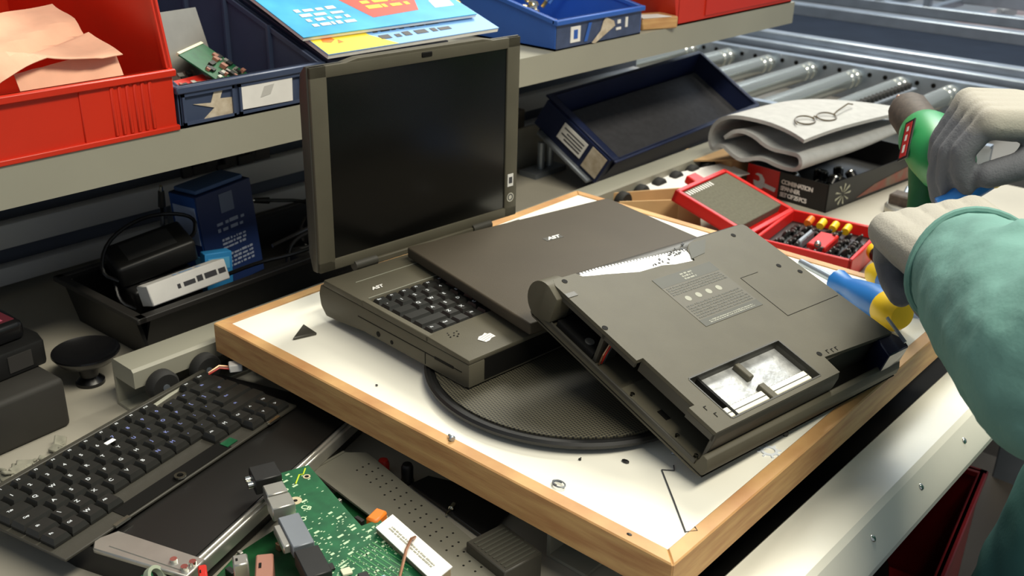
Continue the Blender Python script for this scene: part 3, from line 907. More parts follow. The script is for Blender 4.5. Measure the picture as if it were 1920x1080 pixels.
magazine('lower magazine with yellow corner and pale blue cover on the shelf', (0.226, 0.658, 0.2495), R(-2), 0.290, 0.210, 0.006, [BLUEP, YEL, PRINT, ORANGE], deco_low)
magazine('upper magazine with cyan cover and red print on top of the stack', (0.216, 0.690, 0.2672), R(-3), 0.285, 0.210, 0.005, [CYAN, mat('red_print', (216, 70, 56), 0.5), YEL, PAPER, mat('grey_photo', (120, 116, 118), 0.5)], deco_top, rx=SL)

# bright blue bin
bb = bin_('bright blue bin of metal parts with torn label scraps on its front', 'storage_bin', 0.674, 0.226, 0.36, 0.046, 0.115, 0.34, BLUE)
scr = MB()
for (a, c, z0, z1) in ((0.036, 0.060, 0.008, 0.032), (0.180, 0.186, 0.016, 0.032), (0.155, 0.168, 0.014, 0.018), (0.158, 0.166, 0.024, 0.030)):
    scr.box(a, c, -0.0018, -0.0002, z0, z1, mi=0)
scr.box(0.043, 0.053, -0.0022, -0.0018, 0.013, 0.027, mi=1)
scr.prism([(0.098, 0.0), (0.150, 0.022), (0.146, 0.030), (0.124, 0.038), (0.118, 0.032), (0.112, 0.018), (0.090, 0.002)], -0.0026, -0.0018, 'xz', mi=2)
scr.prism([(0.070, 0.006), (0.078, 0.006), (0.088, 0.034), (0.080, 0.034)], -0.0022, -0.0018, 'xz', mi=1)
scr.build('label_scrap', [PAPER, BLUE, TAPE], bb, smooth=0)
MB().box(0.002, 0.224, -0.0005, 0.0002, 0.002, 0.038).build('front_panel', mat('scuffed_navy', (62, 74, 104), 0.5, var=0.15, scale=60), bb, smooth=0)
rr = random.Random(11)
spots = [(0.735 + rr.random() * 0.075, 0.765 + rr.random() * 0.07) for _ in range(16)]
fp = None
for i, (x, y) in enumerate(spots):
    if fp is None:
        fp = thing('metal_fitting', 'small brassy steel fitting in the pile inside the bright blue bin', 'metal part', (x, y, 0.235), (0, 0, 0), 'metal fittings heaped in the bright blue bin')
        MB().lathe([(0.004, 0), (0.009, 0), (0.009, 0.008), (0.004, 0.008), (0.004, 0)], 10).build('collar', CHROME, fp)
        MB().cyl((0, 0, -0.012), (0, 0, 0.016), 0.0035, n=8).build('pin', mat('brass', (190, 160, 96), 0.3, 0.9), fp)
        q = fp
    else:
        q = copy_tree(fp)
    q.location = (x, y, 0.212 + rr.random() * 0.034)
    q.rotation_euler = (rr.random() * 3, rr.random() * 3, rr.random() * 3)
tag(MB().box(0.0, 0.06, 0, 0.006, 0.0, 0.0015).build('paper_strip', PAPER, loc=(0.83, 0.79, 0.262), rot=(R(15), R(-8), R(8))), 'white paper strip resting in the bright blue bin', 'paper')
wd_ = thing('wood_block', 'yellowish wooden block on the shelf between the blue and red bins', 'wood block', (0.925, 0.685, 0.1985), (0, 0, R(-20)))
MB().box(0, 0.075, 0, 0.05, 0, 0.020, bev=0.002).build('block', WOOD, wd_)
MB().prism([(0.0, 0.0), (0.06, 0.0), (0.052, 0.03), (0.01, 0.035)], 0.020, 0.0206, 'xy').build('paper_scrap', PAPER, wd_, smooth=0)
rb2 = bin_('large red bin at the right end of the shelf', 'storage_bin', 1.012, 0.425, 0.36, 0.11, 0.20, 0.05, RED, flare=0.055)
MB().box(0.09, 0.42, -0.0025, 0.0, 0.008, 0.10, bev=0.0008).build('front_recess', mat('red_recess', (196, 40, 22), 0.45), rb2)

# ------------------------------------------------------------------ tray leaning below the shelf
tr_ = thing('leaning_tray', 'navy blue shelf tray lined with dark foam, leaning behind the wheel track', 'tray', (0.8621, 0.6790, -0.0160), (R(30.8), R(-0.5), R(2.07)))
TW, TDp, TH = 0.542, 0.1743, 0.078
b = MB()
b.box(0.015, TW - 0.004, 0.012, TDp - 0.012, -TH, -TH + 0.003)
b.prism([(0, 0), (TDp, 0), (TDp - 0.012, -TH), (0.012, -TH)], 0.015, 0.018, 'yz')
b.prism([(0, 0), (TDp, 0), (TDp - 0.012, -TH), (0.012, -TH)], TW - 0.004, TW, 'yz')
b.prism([(0.0, 0.0), (0.004, 0.0), (0.016, -TH), (0.012, -TH)], 0.015, TW - 0.001, 'yz')
b.prism([(TDp - 0.004, 0.0), (TDp, 0.0), (TDp - 0.012, -TH), (TDp - 0.016, -TH)], 0.015, TW - 0.001, 'yz')
b.build('tray_body', NAVYD, tr_, smooth=30)
rm = MB()
for a in ((0.0, 0.018, 0, TDp), (TW - 0.006, TW + 0.004, 0, TDp), (0.0, TW, -0.004, 0.004), (0.0, TW, TDp - 0.004, TDp + 0.004)):
    rm.box(a[0], a[1], a[2], a[3], -0.004, 0.0, bev=0.001)
rm.build('rim', NAVYD, tr_)
MB().box(0.020, TW - 0.006, 0.015, TDp - 0.018, -TH + 0.003, -0.040, bev=0.002).build('foam_liner', FOAMD, tr_)
MB().prism([(0.012, -0.004), (0.012, -0.058), (-0.006, -0.058), (-0.004, -0.004)], 0.006, TDp - 0.006, 'xz').build('label_holder', NAVYD, tr_, smooth=0)
lab = MB()
lab.prism([(-0.0075, -0.010), (-0.0065, -0.010), (-0.0090, -0.042), (-0.0100, -0.042)], 0.055, 0.115, 'xz')
for k in range(4):
    lab.prism([(-0.0082 - k * 0.0006, -0.016 - k * 0.006), (-0.0076 - k * 0.0006, -0.016 - k * 0.006), (-0.0078 - k * 0.0006, -0.0185 - k * 0.006), (-0.0084 - k * 0.0006, -0.0185 - k * 0.006)], 0.060, 0.110 - 0.01 * (k % 2), 'xz', mi=1)
lab.build('label_card', [PAPER, PRINT], tr_, smooth=0)
MB().prism([(-0.0072, -0.006), (-0.0060, -0.006), (-0.0085, -0.050), (-0.0097, -0.050)], 0.010, 0.046, 'xz').build('label_residue', TAPE, tr_, smooth=0)
MB().box(-0.016, 0.012, 0.016, 0.150, -0.066, -0.058, bev=0.002).build('grip_lip', STEELD, tr_)
# things behind it: post block and pins
pb = thing('grey_carton', 'small grey box standing behind the screen under the shelf end', 'box', (0.80, 0.955, T), (0, 0, 0))
MB().box(0, 0.11, -0.03, 0.03, 0, 0.108, bev=0.002).build('carton_body', mat('grey_card', (112, 106, 98), 0.8), pb)
MB().box(-0.001, 0.111, -0.031, -0.03, 0.060, 0.064).build('carton_tape', TAPE, pb, smooth=0)
pn = thing('pin_stand', 'bracket with two short steel pins behind the screen edge', 'bracket', (0.90, 0.865, T))
MB().box(-0.05, 0.04, -0.02, 0.02, 0, 0.010).build('base', STEELD, pn, smooth=0)
for dx in (-0.012, 0.014):
    MB().cyl((dx, 0, 0.010), (dx, 0, 0.060), 0.007, n=14).build('pin', STEEL, pn)
MB().box(-0.05, 0.05, 0.03, 0.034, 0.0, 0.085).build('backplate', ALU, pn, smooth=0)

# ------------------------------------------------------------------ crate of adapters under the shelf
ck = thing('black_crate', 'black crate of power adapters and cartons under the shelf', 'crate', (-0.012, 0.735, T), (0, 0, R(2)))
CWd, CDp, CH = 0.46, 0.140, 0.066
b = MB()
b.box(0.01, CWd, 0.01, CDp, 0, 0.003)
for pr_, pln, a0, a1 in (([(0.0, 0.0), (0.004, 0.0), (-0.022, CH), (-0.028, CH)], 'yz', 0.0, CWd), ([(CDp - 0.004, 0), (CDp, 0), (CDp + 0.01, CH), (CDp + 0.005, CH)], 'yz', 0, CWd),
                         ([(0.0, 0.0), (0.004, 0.0), (-0.010, CH), (-0.015, CH)], 'xz', -0.012, CDp + 0.006), ([(CWd - 0.004, 0), (CWd, 0), (CWd + 0.010, CH), (CWd + 0.005, CH)], 'xz', -0.012, CDp + 0.006)):
    b.prism(pr_, a0, a1, pln)
b.build('crate_body', BLACK, ck, smooth=0)
rm = MB()
rm.box(-0.020, CWd + 0.014, -0.034, -0.022, CH - 0.006, CH + 0.001, bev=0.001); rm.box(-0.022, -0.010, -0.034, CDp + 0.014, CH - 0.006, CH + 0.001, bev=0.001)
rm.box(CWd + 0.004, CWd + 0.014, -0.034, CDp + 0.014, CH - 0.006, CH + 0.001, bev=0.001); rm.box(-0.02, CWd + 0.014, CDp + 0.004, CDp + 0.014, CH - 0.006, CH + 0.001, bev=0.001)
rm.build('crate_rim', mat('crate_rim_plastic', (44, 42, 40), 0.5), ck)
# carton
ct = thing('blue_carton', 'tall dark blue carton with white print standing in the black crate', 'carton', (0.132, 0.806, T + 0.014), (R(-3), R(-3), R(6)))
MB().box(0, 0.092, 0, 0.055, 0, 0.135, bev=0.001).build('carton_body', [DBLUE], ct)
MB().box(-0.0008, 0.0, 0.002, 0.053, 0.002, 0.134).build('side_panel', DBLUE2, ct, smooth=0)
MB().box(-0.0016, -0.0008, 0.004, 0.048, 0.068, 0.120).build('paper_label', mat('pale_label', (170, 186, 220), 0.7), ct, smooth=0)
MB().box(-0.0016, -0.0008, 0.006, 0.022, 0.022, 0.050).build('small_label', mat('sky_label', (92, 158, 206), 0.7), ct, smooth=0)
pr_ = MB()
M90 = Matrix.Rotation(R(90), 4, 'X')
pr_.prism([(0.036, 0.102), (0.058, 0.102), (0.058, 0.128), (0.036, 0.128)], -0.0008, -0.0002, 'xz')
tmp = MB(); strokes(tmp, 0.026, 0.072, 0.076, 0.094, 0.0002, 2, seed=21); strokes(tmp, 0.030, 0.070, 0.052, 0.068, 0.0002, 3, seed=22); strokes(tmp, 0.026, 0.078, 0.024, 0.046, 0.0002, 4, seed=23)
tmp.build('print', mat('pale_print', (150, 160, 180), 0.7), ct, smooth=0, rot=(R(90), 0, 0))
pr_.build('logo_patch', mat('grey_patch', (104, 116, 140), 0.7), ct, smooth=0)
MB().box(0.005, 0.085, 0.005, 0.05, 0.135, 0.142, bev=0.003, seg=2).build('top_flap', mat('flap_blue', (62, 92, 140), 0.6), ct)
lc = thing('light_blue_packet', 'small light blue packet in the crate behind the white box', 'packet', (0.105, 0.775, T + 0.022), (R(-6), R(4), R(-12)))
MB().box(0, 0.036, 0, 0.018, 0, 0.062, bev=0.001).build('packet_body', LBLUE, lc)
MB().box(0.004, 0.032, -0.0006, 0.0, 0.040, 0.055).build('packet_print', mat('sky_print', (90, 170, 214), 0.6), lc, smooth=0)
wb_ = thing('white_box', 'white box with dark block print lying in the front of the crate', 'box', (0.000, 0.722, -0.0180), (R(-20), R(-3), R(-2)))
MB().box(0, 0.105, 0, 0.030, -0.002, 0.024, bev=0.0012).build('box_body', PAPER, wb_)
tmp = MB(); strokes(tmp, 0.036, 0.102, 0.006, 0.019, 0.0002, 1, seed=31); tmp.build('print', PRINT, wb_, smooth=0, rot=(R(90), 0, 0))
tmp = MB(); strokes(tmp, 0.040, 0.080, 0.008, 0.020, 0.0242, 1, seed=32); tmp.build('logo_print', BLUEP, wb_, smooth=0)
# adapters and cables


def adapter(label, loc, rot, wx=0.10, dy=0.055, h=0.032):
    t = thing('power_adapter', label, 'power adapter', loc, rot, None)
    MB().box(-wx / 2, wx / 2, -dy / 2, dy / 2, 0, h, bev=0.005, seg=3).build('adapter_body', BLACK, t)
    MB().box(-wx * .32, wx * .3, -dy * .32, dy * .32, h, h + 0.0005).build('rating_label', mat('dark_label', (52, 52, 52), 0.5), t, smooth=0)
    MB().tube(smooth_pts([(wx / 2 - .002, 0, h * .5), (wx / 2 + .012, .004, h * .6), (wx / 2 + .02, .02, h * 1.0), (wx / 2 - .01, .035, h * 1.3), (0, .034, h * 1.5), (-wx * .45, .02, h * 1.3), (-wx * .66, -.006, h * .6), (-wx * .5, -.02, h * .3)], 2), 0.0026, 8).build('cable', BLACKG, t)
    return t


adapter('black power adapter with looped cable at the left of the crate', (0.056, 0.812, -0.0080), (R(14), R(-10), R(-12)))
adapter('black power adapter lying under the left adapter in the crate', (0.055, 0.815, -0.052), (R(10), R(-8), R(4)), 0.085, 0.05, 0.038)
adapter('black power adapter lying behind the blue carton in the crate', (0.350, 0.825, -0.070), (R(0), R(2), R(10)))
adapter('black power adapter lying between screen and blue carton', (0.290, 0.765, -0.072), (R(0), R(4), R(-6)))
for i, pts in enumerate(([(0.085, 0.83, -0.01), (0.09, 0.84, 0.02), (0.095, 0.845, 0.040), (0.094, 0.842, 0.052)],
                         [(0.20, 0.76, -0.01), (0.25, 0.755, 0.0), (0.30, 0.775, -0.004), (0.36, 0.80, -0.02), (0.33, 0.85, 0.0), (0.27, 0.86, 0.012)],
                         [(0.10, 0.74, -0.02), (0.16, 0.735, -0.014), (0.22, 0.745, -0.024), (0.28, 0.74, -0.02), (0.34, 0.76, -0.03)])):
    t = thing('power_cable', ('short cable with a bright plug tip sticking up behind the left adapter', 'black cable looping behind the blue carton towards the screen', 'black cable draped over the right half of the crate')[i], 'cable', (0, 0, 0))
    MB().tube(smooth_pts(pts, 2), 0.0028, 8).build('cord', BLACKG, t)
    e, d = Vector(pts[-1]), (Vector(pts[-1]) - Vector(pts[-2])).normalized()
    MB().cyl(e, e + d * 0.022, 0.005, 0.004, 12).build('plug', BLACK, t)
    MB().cyl(e + d * 0.022, e + d * 0.030, 0.0026, n=10).build('plug_tip', CHROME, t)
dk = thing('cable_clump', 'dark clump of electronic parts on the guide bar behind the carton', 'electronics', (0.285, 0.975, 0.021))
q = MB(); rr = random.Random(5)
for k in range(16):
    x = rr.uniform(-.07, .07)
    q.box(x, x + rr.uniform(.01, .03), rr.uniform(.026, .03), rr.uniform(.034, .05), 0.0, rr.uniform(.008, .028), bev=0.001)
q.build('parts_block', BLACK, dk)
for x in (-0.02, 0.01, 0.04):
    MB().ball((x, 0.03, 0.022), 0.004, u=8, v=6).build('bright_stud', CHROME, dk)

# ------------------------------------------------------------------ left: black block, battery device and cup
bk = thing('black_block', 'matt black block standing on the bench at the left edge', 'block', (-0.285, 0.640, T), (0, 0, R(4)))
MB().prism([(0, 0), (0.138, 0), (0.138, 0.115), (0, 0.115)], 0, 0.058, 'xy', bev=0.006, seg=3).build('block_body', mat('matt_black', (46, 44, 40), 0.7, var=0.1, scale=20), bk)
dvc = thing('battery_device', 'black battery pack with a red and pink label on the black block', 'battery', (-0.272, 0.676, T + 0.0585), (0, 0, R(6)))
MB().prism([(0, 0), (0.128, 0.0), (0.134, 0.02), (0.132, 0.065), (0.12, 0.082), (0, 0.082)], 0, 0.030, 'xy', bev=0.004, seg=2).build('pack_body', BLACK, dvc)
MB().prism([(0, 0.014), (0.118, 0.014), (0.122, 0.06), (0.105, 0.078), (0, 0.078)], 0.030, 0.052, 'xy', bev=0.007, seg=3).build('pack_top', BLACKG, dvc)
l_ = MB().box(0.03, 0.112, 0.022, 0.068, 0.0520, 0.0526)
l_.box(0.062, 0.072, 0.026, 0.050, 0.0526, 0.0529, mi=1); l_.box(0.080, 0.102, 0.026, 0.050, 0.0526, 0.0529, mi=1)
strokes(l_, 0.062, 0.108, 0.054, 0.064, 0.0526, 2, mi=1, seed=9)
l_.build('label', [mat('dark_red_label', (96, 36, 48), 0.5), PINKL], dvc, smooth=0)
MB().box(0.086, 0.112, -0.0012, 0.001, 0.006, 0.024).build('vent_panel', mat('vent_grey', (54, 52, 50), 0.5), dvc, smooth=0)
cup = thing('suction_cup', 'shallow black rubber cup on a short stem beside the battery pack', 'rubber cup', (-0.088, 0.722, T))
MB().lathe([(0, 0), (0.016, 0), (0.016, 0.004), (0.010, 0.010), (0.012, 0.022), (0.030, 0.030), (0.037, 0.040), (0.0365, 0.042), (0.030, 0.036), (0.012, 0.031), (0, 0.030)], 40).build('cup', BLACKG, cup)
tag(MB().ball((0, 0, 0), 0.004, (1, 1, 1.4), u=10, v=8).build('rubber_plug', BLACK, loc=(-0.055, 0.80, T + 0.005)), 'tiny dark plug on the bench behind the black rubber cup', 'plug')
# dust and scraps
rr = random.Random(9)
db = MB()
for k in range(42):
    x = -0.245 + rr.random() * 0.075; y = 0.585 + rr.random() * 0.035
    s = rr.uniform(0.003, 0.011)
    db.box(-s, s, -s * 0.6, s * 0.6, 0, 0.003, bev=0.001, M=Matrix.Translation((x, y, T + 0.0005 + rr.random() * 0.004)) @ Euler((rr.uniform(-.4, .4), rr.uniform(-.4, .4), rr.random() * 3)).to_matrix().to_4x4())
tag(db.build('dust_scraps', DEBR), 'grey heap of dust and scraps along the back of the stripped keyboard base', 'dust', kind='stuff')

# ------------------------------------------------------------------ stripped laptop base with keyboard (front left)
K = thing('stripped_laptop_base', 'stripped laptop base with black palm rest and worn keyboard', 'laptop base', (-0.2195, 0.3175, T), (0, 0, R(18.5)))
kw, kd = 0.29, 0.20
MB().prism([(0, 0.006), (kw, 0.006), (kw, kd), (0.012, kd), (0.0, 0.12)], 0.0, 0.029, 'xy', bev=0.002, seg=2).build('chassis', BLACK, K)
MB().box(0.024, kw - 0.002, 0.010, 0.090, 0.029, 0.0302).build('palm_rest', mat('palm_black', (22, 21, 19), 0.4), K, smooth=0)
rl = MB()
for dy in (-0.001, 0.004):
    rl.cyl((0.0, dy, 0.0310), (kw + 0.002, dy, 0.0310), 0.0022, n=10)
rl.box(0.0, kw, -0.003, 0.006, 0.020, 0.030)
rl.build('front_rail', ALU, K)
tray = MB().prism([(-0.002, -0.003), (0.022, -0.003), (0.022, 0.088), (0.004, 0.098), (-0.006, 0.090)], 0.0285, 0.0335, 'xy', bev=0.001)
tray.box(0.002, 0.019, 0.006, 0.080, 0.0335, 0.0342)
tray.build('side_bracket', ALU, K)
for (x, y) in ((0.004, 0.004), (0.012, 0.002), (0.008, 0.018)):
    MB().cyl((x, y, 0.033), (x, y, 0.037), 0.003, n=10).build('bracket_stud', CHROME, K)
MB().prism([(-0.002, kd - 0.004), (kw * 0.92, kd - 0.004), (kw * 0.92, kd + 0.001), (-0.002, kd + 0.001)], 0.029, 0.036, 'xy', bev=0.0008).build('rear_edge', GREYL, K)
# keyboard module on top, turned a few degrees
KB = MB().prism([(0, 0), (0.290, 0), (0.290, 0.128), (0, 0.128)], 0, 0.003, 'xy', bev=0.0008).build('keyboard_plate', LAP_D, K)
KB.location = (0.02 - 0.0375 + 0.0 - 0.010, 0.0985, 0.0318); KB.rotation_euler = (0, 0, R(-6.2))
MB().box(-0.002, 0.292, 0.128, 0.134, -0.001, 0.007, bev=0.0008).build('keyboard_frame', LAP_D, KB)
MB().box(0.065, 0.195, 0.002, 0.019, 0.003, 0.0036).build('keyboard_web', CAV, KB, smooth=0)
for x in (0.050, 0.245):
    MB().box(x, x + 0.016, -0.003, 0.001, 0.003, 0.0055).build('metal_tab', CHROME, KB, smooth=0)
MB().box(0.192, 0.206, 0.004, 0.014, 0.0036, 0.0044).build('green_patch', PCB, KB, smooth=0)
MB().box(0.002, 0.052, 0.112, 0.126, 0.003, 0.0034).build('green_patch', PCB, KB, smooth=0)
krows = [(0.1175, 0.0120, 0.0186, ['Esc', 'F1', 'F2', 'F3', 'F4', 'F5', 'F6', 'F7', 'F8', 'F9', 'F10', 'F11', 'F12', 'Ins', 'Del'], 0.0),
         (0.1010, 0.0172, 0.0186, list('`1234567890-=') + ['Bk'], 0.0),
         (0.0825, 0.0172, 0.0186, ['Tab'] + list('QWERTYUIOP[]') + ['#'], 0.0),
         (0.0640, 0.0172, 0.0186, ['Cap'] + list("ASDFGHJKL;'") + ['Ent'], 0.0),
         (0.0455, 0.0172, 0.0186, ['Sh'] + list('\\ZXCVBNM,./') + ['Sh'], 0.0),
         (0.0270, 0.0172, 0.0186, ['Fn', 'Ctl', 'W', 'Alt', None, None, None, None, None, None, 'Alt', 'M', 'Ctl', '^', 'Up'], 0.0),
         (0.0110, 0.0140, 0.0186, [None] * 12 + ['<', 'v', '>'], 0.0)]
firstw = (1.0, 1.0, 1.5, 1.75, 1.25, 1.0, 1.0)
for ri, (y, hy, px_, names, off) in enumerate(krows):
    x = 0.004
    for ci, ch in enumerate(names):
        wx = px_ * (firstw[ri] if ci == 0 else 1.0)
        if ci == len(names) - 1 and ri < 5:
            wx = max(px_, 0.286 - x)
        if x + wx > 0.2885: wx = 0.2885 - x
        if ch is not None and wx > 0.006 and not (ri == 0 and ci in (11, 12)):
            blue = (ri in (1, 2, 3, 4) and ci > 6)
            key(KB, x + wx / 2, y, 0.0036, wx - 0.0016, hy, 0.0072, ch, leg=LEGB if blue else LEG, gs=0.0056 if len(ch) < 2 else 0.0034)
        x += wx
MB().box(0.128, 0.139, 0.0955, 0.1005, 0.0106, 0.0116, bev=0.0004).build('white_chip', VENT, KB)
kwsh = thing('steel_washer', 'bright steel washer lying on the bare strip of the stripped keyboard', 'washer', (-0.1490, 0.4355, T + 0.0370))
MB().lathe([(0.0030, 0), (0.0055, 0), (0.0055, 0.0014), (0.0030, 0.0014), (0.0030, 0)], 24).build('ring', CHROME, kwsh)
wp = thing('wire_plug', 'small white plug with red wires at the far corner of the keyboard base', 'plug', (-0.004, 0.568, -0.046), (0, 0, R(-30)))
MB().box(0, 0.014, -0.006, 0.006, 0, 0.009, bev=0.001).build('plug_body', PAPER, wp)
for k in range(3):
    MB().tube([(0, -0.003 + k * .003, 0.004), (-0.010, -0.004 + k * .003, 0.007), (-0.022, -0.006 + k * .002, 0.002)], 0.0009, 6).build('wire', (REDP, PINK, COPPER)[k], wp)

# ------------------------------------------------------------------ green motherboard and scrap (front)
Z0 = -0.041
PB = thing('motherboard', 'large green circuit board with silver and black sockets along its edge', 'circuit board', (0, 0, Z0))
poly = [(-0.101, 0.365), (-0.065, 0.354), (-0.087, 0.270), (-0.092, 0.249), (-0.075, 0.245), (-0.102, 0.160), (-0.129, 0.120), (-0.19, 0.150), (-0.165, 0.200), (-0.132, 0.293)]
MB().prism(poly, -0.0008, 0.0008, 'xy').build('board', PCB, PB, smooth=0)
sk = MB(); rr = random.Random(14)


def inpoly(x, y, P):
    c = False
    for i in range(len(P)):
        (x1, y1), (x2, y2) = P[i], P[i - 1]
        if (y1 > y) != (y2 > y) and x < (x2 - x1) * (y - y1) / (y2 - y1) + x1:
            c = not c
    return c


n = 0
while n < 420:
    x, y = rr.uniform(-0.18, -0.06), rr.uniform(0.14, 0.36)
    if not all(inpoly(x + dx, y + dy, poly) for dx in (-.004, .004) for dy in (-.004, .004)):
        continue
    dens = 0.25 if y > 0.27 else 1.0
    if rr.random() > dens: continue
    a = rr.uniform(0.0004, 0.0011) if rr.random() < 0.9 else 0.0022
    sk.box(x - a, x + a * rr.uniform(.6, 1.8), y - a * .5, y + a * .5, 0.0008, 0.0010)
    n += 1
sk.build('solder_marks', SILK, PB, smooth=0)
q = MB()
for k in range(9):
    q.box(-0.128 + k * 0.0045, -0.127 + k * 0.0045, 0.178, 0.226, 0.0008, 0.0010)
q.build('trace_lines', mat('trace_green', (70, 140, 84), 0.4), PB, smooth=0, rot=(0, 0, 0))
for (x, y, r_) in ((-0.108, 0.318, 0.0058), (-0.078, 0.340, 0.0035)):
    h = MB().lathe([(0.002, 0.0008), (r_, 0.0008), (r_, 0.0012), (0.002, 0.0012), (0.002, 0.0008)], 20)
    h.build('mount_pad', mat('pad_tan', (184, 172, 140), 0.5), PB, loc=(x, y, 0))
    MB().cyl((x, y, 0.0007), (x, y, 0.0011), 0.0022, n=12).build('mount_hole', CAV, PB)
MB().tube([(-0.071, 0.351, 0.0012), (-0.078, 0.345, 0.0012), (-0.081, 0.347, 0.0012), (-0.092, 0.338, 0.0012)], 0.0007, 6).build('ink_line', YWIRE, PB)
tmp = MB()
for (s_, x, y) in (('E', -0.099, 0.352), ('R', -0.104, 0.336), ('CB', -0.108, 0.303), ('PRO', -0.122, 0.296)):
    tmp.add_mesh(glyph(s_, 0.0075, bold=0.0002), Matrix.Translation((x, y, 0.0010)) @ Matrix.Rotation(R(-62), 4, 'Z'))
tmp.build('board_lettering', SILK, PB, smooth=0)
# sockets along the left edge (edge direction runs from (-.101,.365) to (-.165,.200))
ed = Vector((-0.064, -0.165)).normalized(); az = math.atan2(ed.y, ed.x)


def sock(name, s, wd, ln, h, m, off=0.0, extra=None):
    p = Vector((-0.101, 0.365)) + ed * s
    t = MB().box(0, ln, -wd * 0.75, wd * 0.25, 0.0008, h, bev=0.0008)
    if extra: extra(t, ln, wd, h)
    return t.build(name, m, PB, loc=(p.x, p.y, 0), rot=(0, 0, az))


MBn = sock('audio_jack', 0.000, 0.024, 0.024, 0.016, [BLACK, CHROME], extra=lambda t, l, w_, h: [t.cyl((l * .3 + k * .009, -w_ * .75 - .005, h * .5), (l * .3 + k * .009, -w_ * .7, h * .5), .0035, n=12, mi=1) for k in range(2)])
sock('metal_socket', 0.030, 0.018, 0.017, 0.014, ALU)
sock('metal_socket', 0.049, 0.020, 0.019, 0.014, ALU)
sock('display_port', 0.078, 0.018, 0.044, 0.012, [STEELD, ALU, CAV], extra=lambda t, l, w_, h: (t.box(l * .15, l * .85, -w_ * .75 - .006, -w_ * .72, .002, h - .002, bev=.001, mi=1)))
sock('black_port', 0.130, 0.020, 0.036, 0.015, BLACK)
for k in range(4):
    x, y = (-0.146 + k * 0.006, 0.226 - k * 0.014)
    MB().box(-0.004, 0.004, -0.004, 0.004, 0.0008, 0.003, bev=0.0004).build('chip', (BLACK, BEIGE, BLACK, BLUEP)[k], PB, loc=(x, y, 0), rot=(0, 0, az))
# perforated bracket
br = thing('perforated_bracket', 'grey metal strip with rows of small holes beside the green circuit board', 'bracket', (0.0, 0.0, 0))
bp_ = [(-0.002, 0.378), (0.013, 0.362), (-0.0215, 0.158), (-0.040, 0.120), (-0.070, 0.120), (-0.056, 0.262), (-0.046, 0.376)]
MB().prism(bp_, -0.069, -0.0665, 'xy', bev=0.0008).build('strip', GREYM, br)
MB().prism([(-0.046, 0.376), (-0.002, 0.378), (-0.002, 0.381), (-0.046, 0.379)], T, -0.0665, 'xy').build('end_flange', GREYM, br, smooth=0)
MB().prism([(0.013, 0.362), (-0.0215, 0.158), (-0.0240, 0.158), (0.0105, 0.362)], T, -0.0668, 'xy').build('side_flange', GREYM, br, smooth=0)
hh = MB()
for i in range(16):
    for j in range(3):
        t_ = i / 15
        x = 0.000 - 0.034 * t_ - j * 0.0075 + (0.0035 if i % 2 else 0); y = 0.345 - 0.185 * t_
        hh.cyl((x, y, -0.0670), (x, y, -0.0664), 0.0011, n=8)
hh.build('perforation', CAV, br)
# white paper label on the bracket edge
wl = thing('paper_label', 'white printed paper label stuck beside the green circuit board', 'label', (0, 0, 0))
MB().prism([(-0.091, 0.232), (-0.069, 0.235), (-0.083, 0.150), (-0.106, 0.148)], -0.0345, -0.0335, 'xy').build('label_paper', PAPER, wl, smooth=0)
tmp = MB(); strokes(tmp, 0.004, 0.066, -0.0045, 0.001, -0.0334, 2, seed=41); tmp.build('print', GREYL, wl, smooth=0, loc=(-0.080, 0.226, 0), rot=(0, 0, R(-100)))
MB().prism([(-0.090, 0.232), (-0.071, 0.234), (-0.085, 0.150), (-0.104, 0.149)], -0.062, -0.0347, 'xy').build('label_backing', mat('module_tan', (150, 136, 110), 0.6), wl, smooth=0)
wr_ = thing('twisted_wire', 'twisted pale copper wire standing across the white label', 'wire', (0, 0, 0))
MB().tube([(-0.0775, 0.1985, -0.0335), (-0.088, 0.192, -0.026), (-0.104, 0.181, -0.022), (-0.122, 0.168, -0.026), (-0.14, 0.155, -0.030)], 0.0013, 8).build('wire_strand', COPPER, wr_)
# black plate and pin, dark box
bpz = thing('black_sheet', 'thin black plastic sheet sticking out below the pine frame', 'sheet', (0, 0, 0))
MB().prism([(0.018, 0.306), (0.040, 0.303), (0.075, 0.212), (0.006, 0.196)], -0.0835, -0.0800, 'xy', bev=0.0006).build('sheet_panel', BLACK, bpz)
pin = thing('steel_pin', 'small bright steel pin lying on the black sheet', 'pin', (0.012, 0.246, -0.0775), (0, 0, R(20)))
MB().cyl((-0.008, 0, 0), (0.004, 0, 0), 0.0012, n=8).build('pin_shaft', CHROME, pin); MB().cyl((0.002, 0, 0), (0.009, 0, 0), 0.0026, n=10).build('pin_head', CHROME, pin)
dbx = thing('heat_sink_box', 'dark grey box with fine top grille below the pine frame', 'box', (-0.021, 0.148, T), (0, 0, R(-8)))
MB().box(-0.016, 0.026, -0.018, 0.034, 0, 0.030, bev=0.0012).build('box_body', LAP_D, dbx)
g_ = MB()
for k in range(9):
    g_.box(-0.012, 0.022, -0.014 + k * 0.005, -0.012 + k * 0.005, 0.030, 0.0306)
g_.build('grille', GREYP, dbx, smooth=0)
for i, (x, y, m_, nm, lb_) in enumerate(((0.018, 0.344, REDP, 'red_capacitor', 'round red capacitor at the far side of the perforated bracket'), (0.024, 0.316, BLACK, 'rubber_bumper', 'small black rubber foot between bracket and black sheet'))):
    t = thing(nm, lb_, 'component', (x, y, T))
    MB().lathe([(0, 0), (0.006, 0), (0.006, 0.012 if i == 0 else 0.018), (0.0045, 0.016 if i == 0 else 0.021), (0, 0.0175 if i == 0 else 0.022)], 16).build('can', m_, t)
    MB().lathe([(0, 0), (0.0065, 0), (0.0065, 0.003), (0, 0.003)], 16).build('collar', BLACK, t)
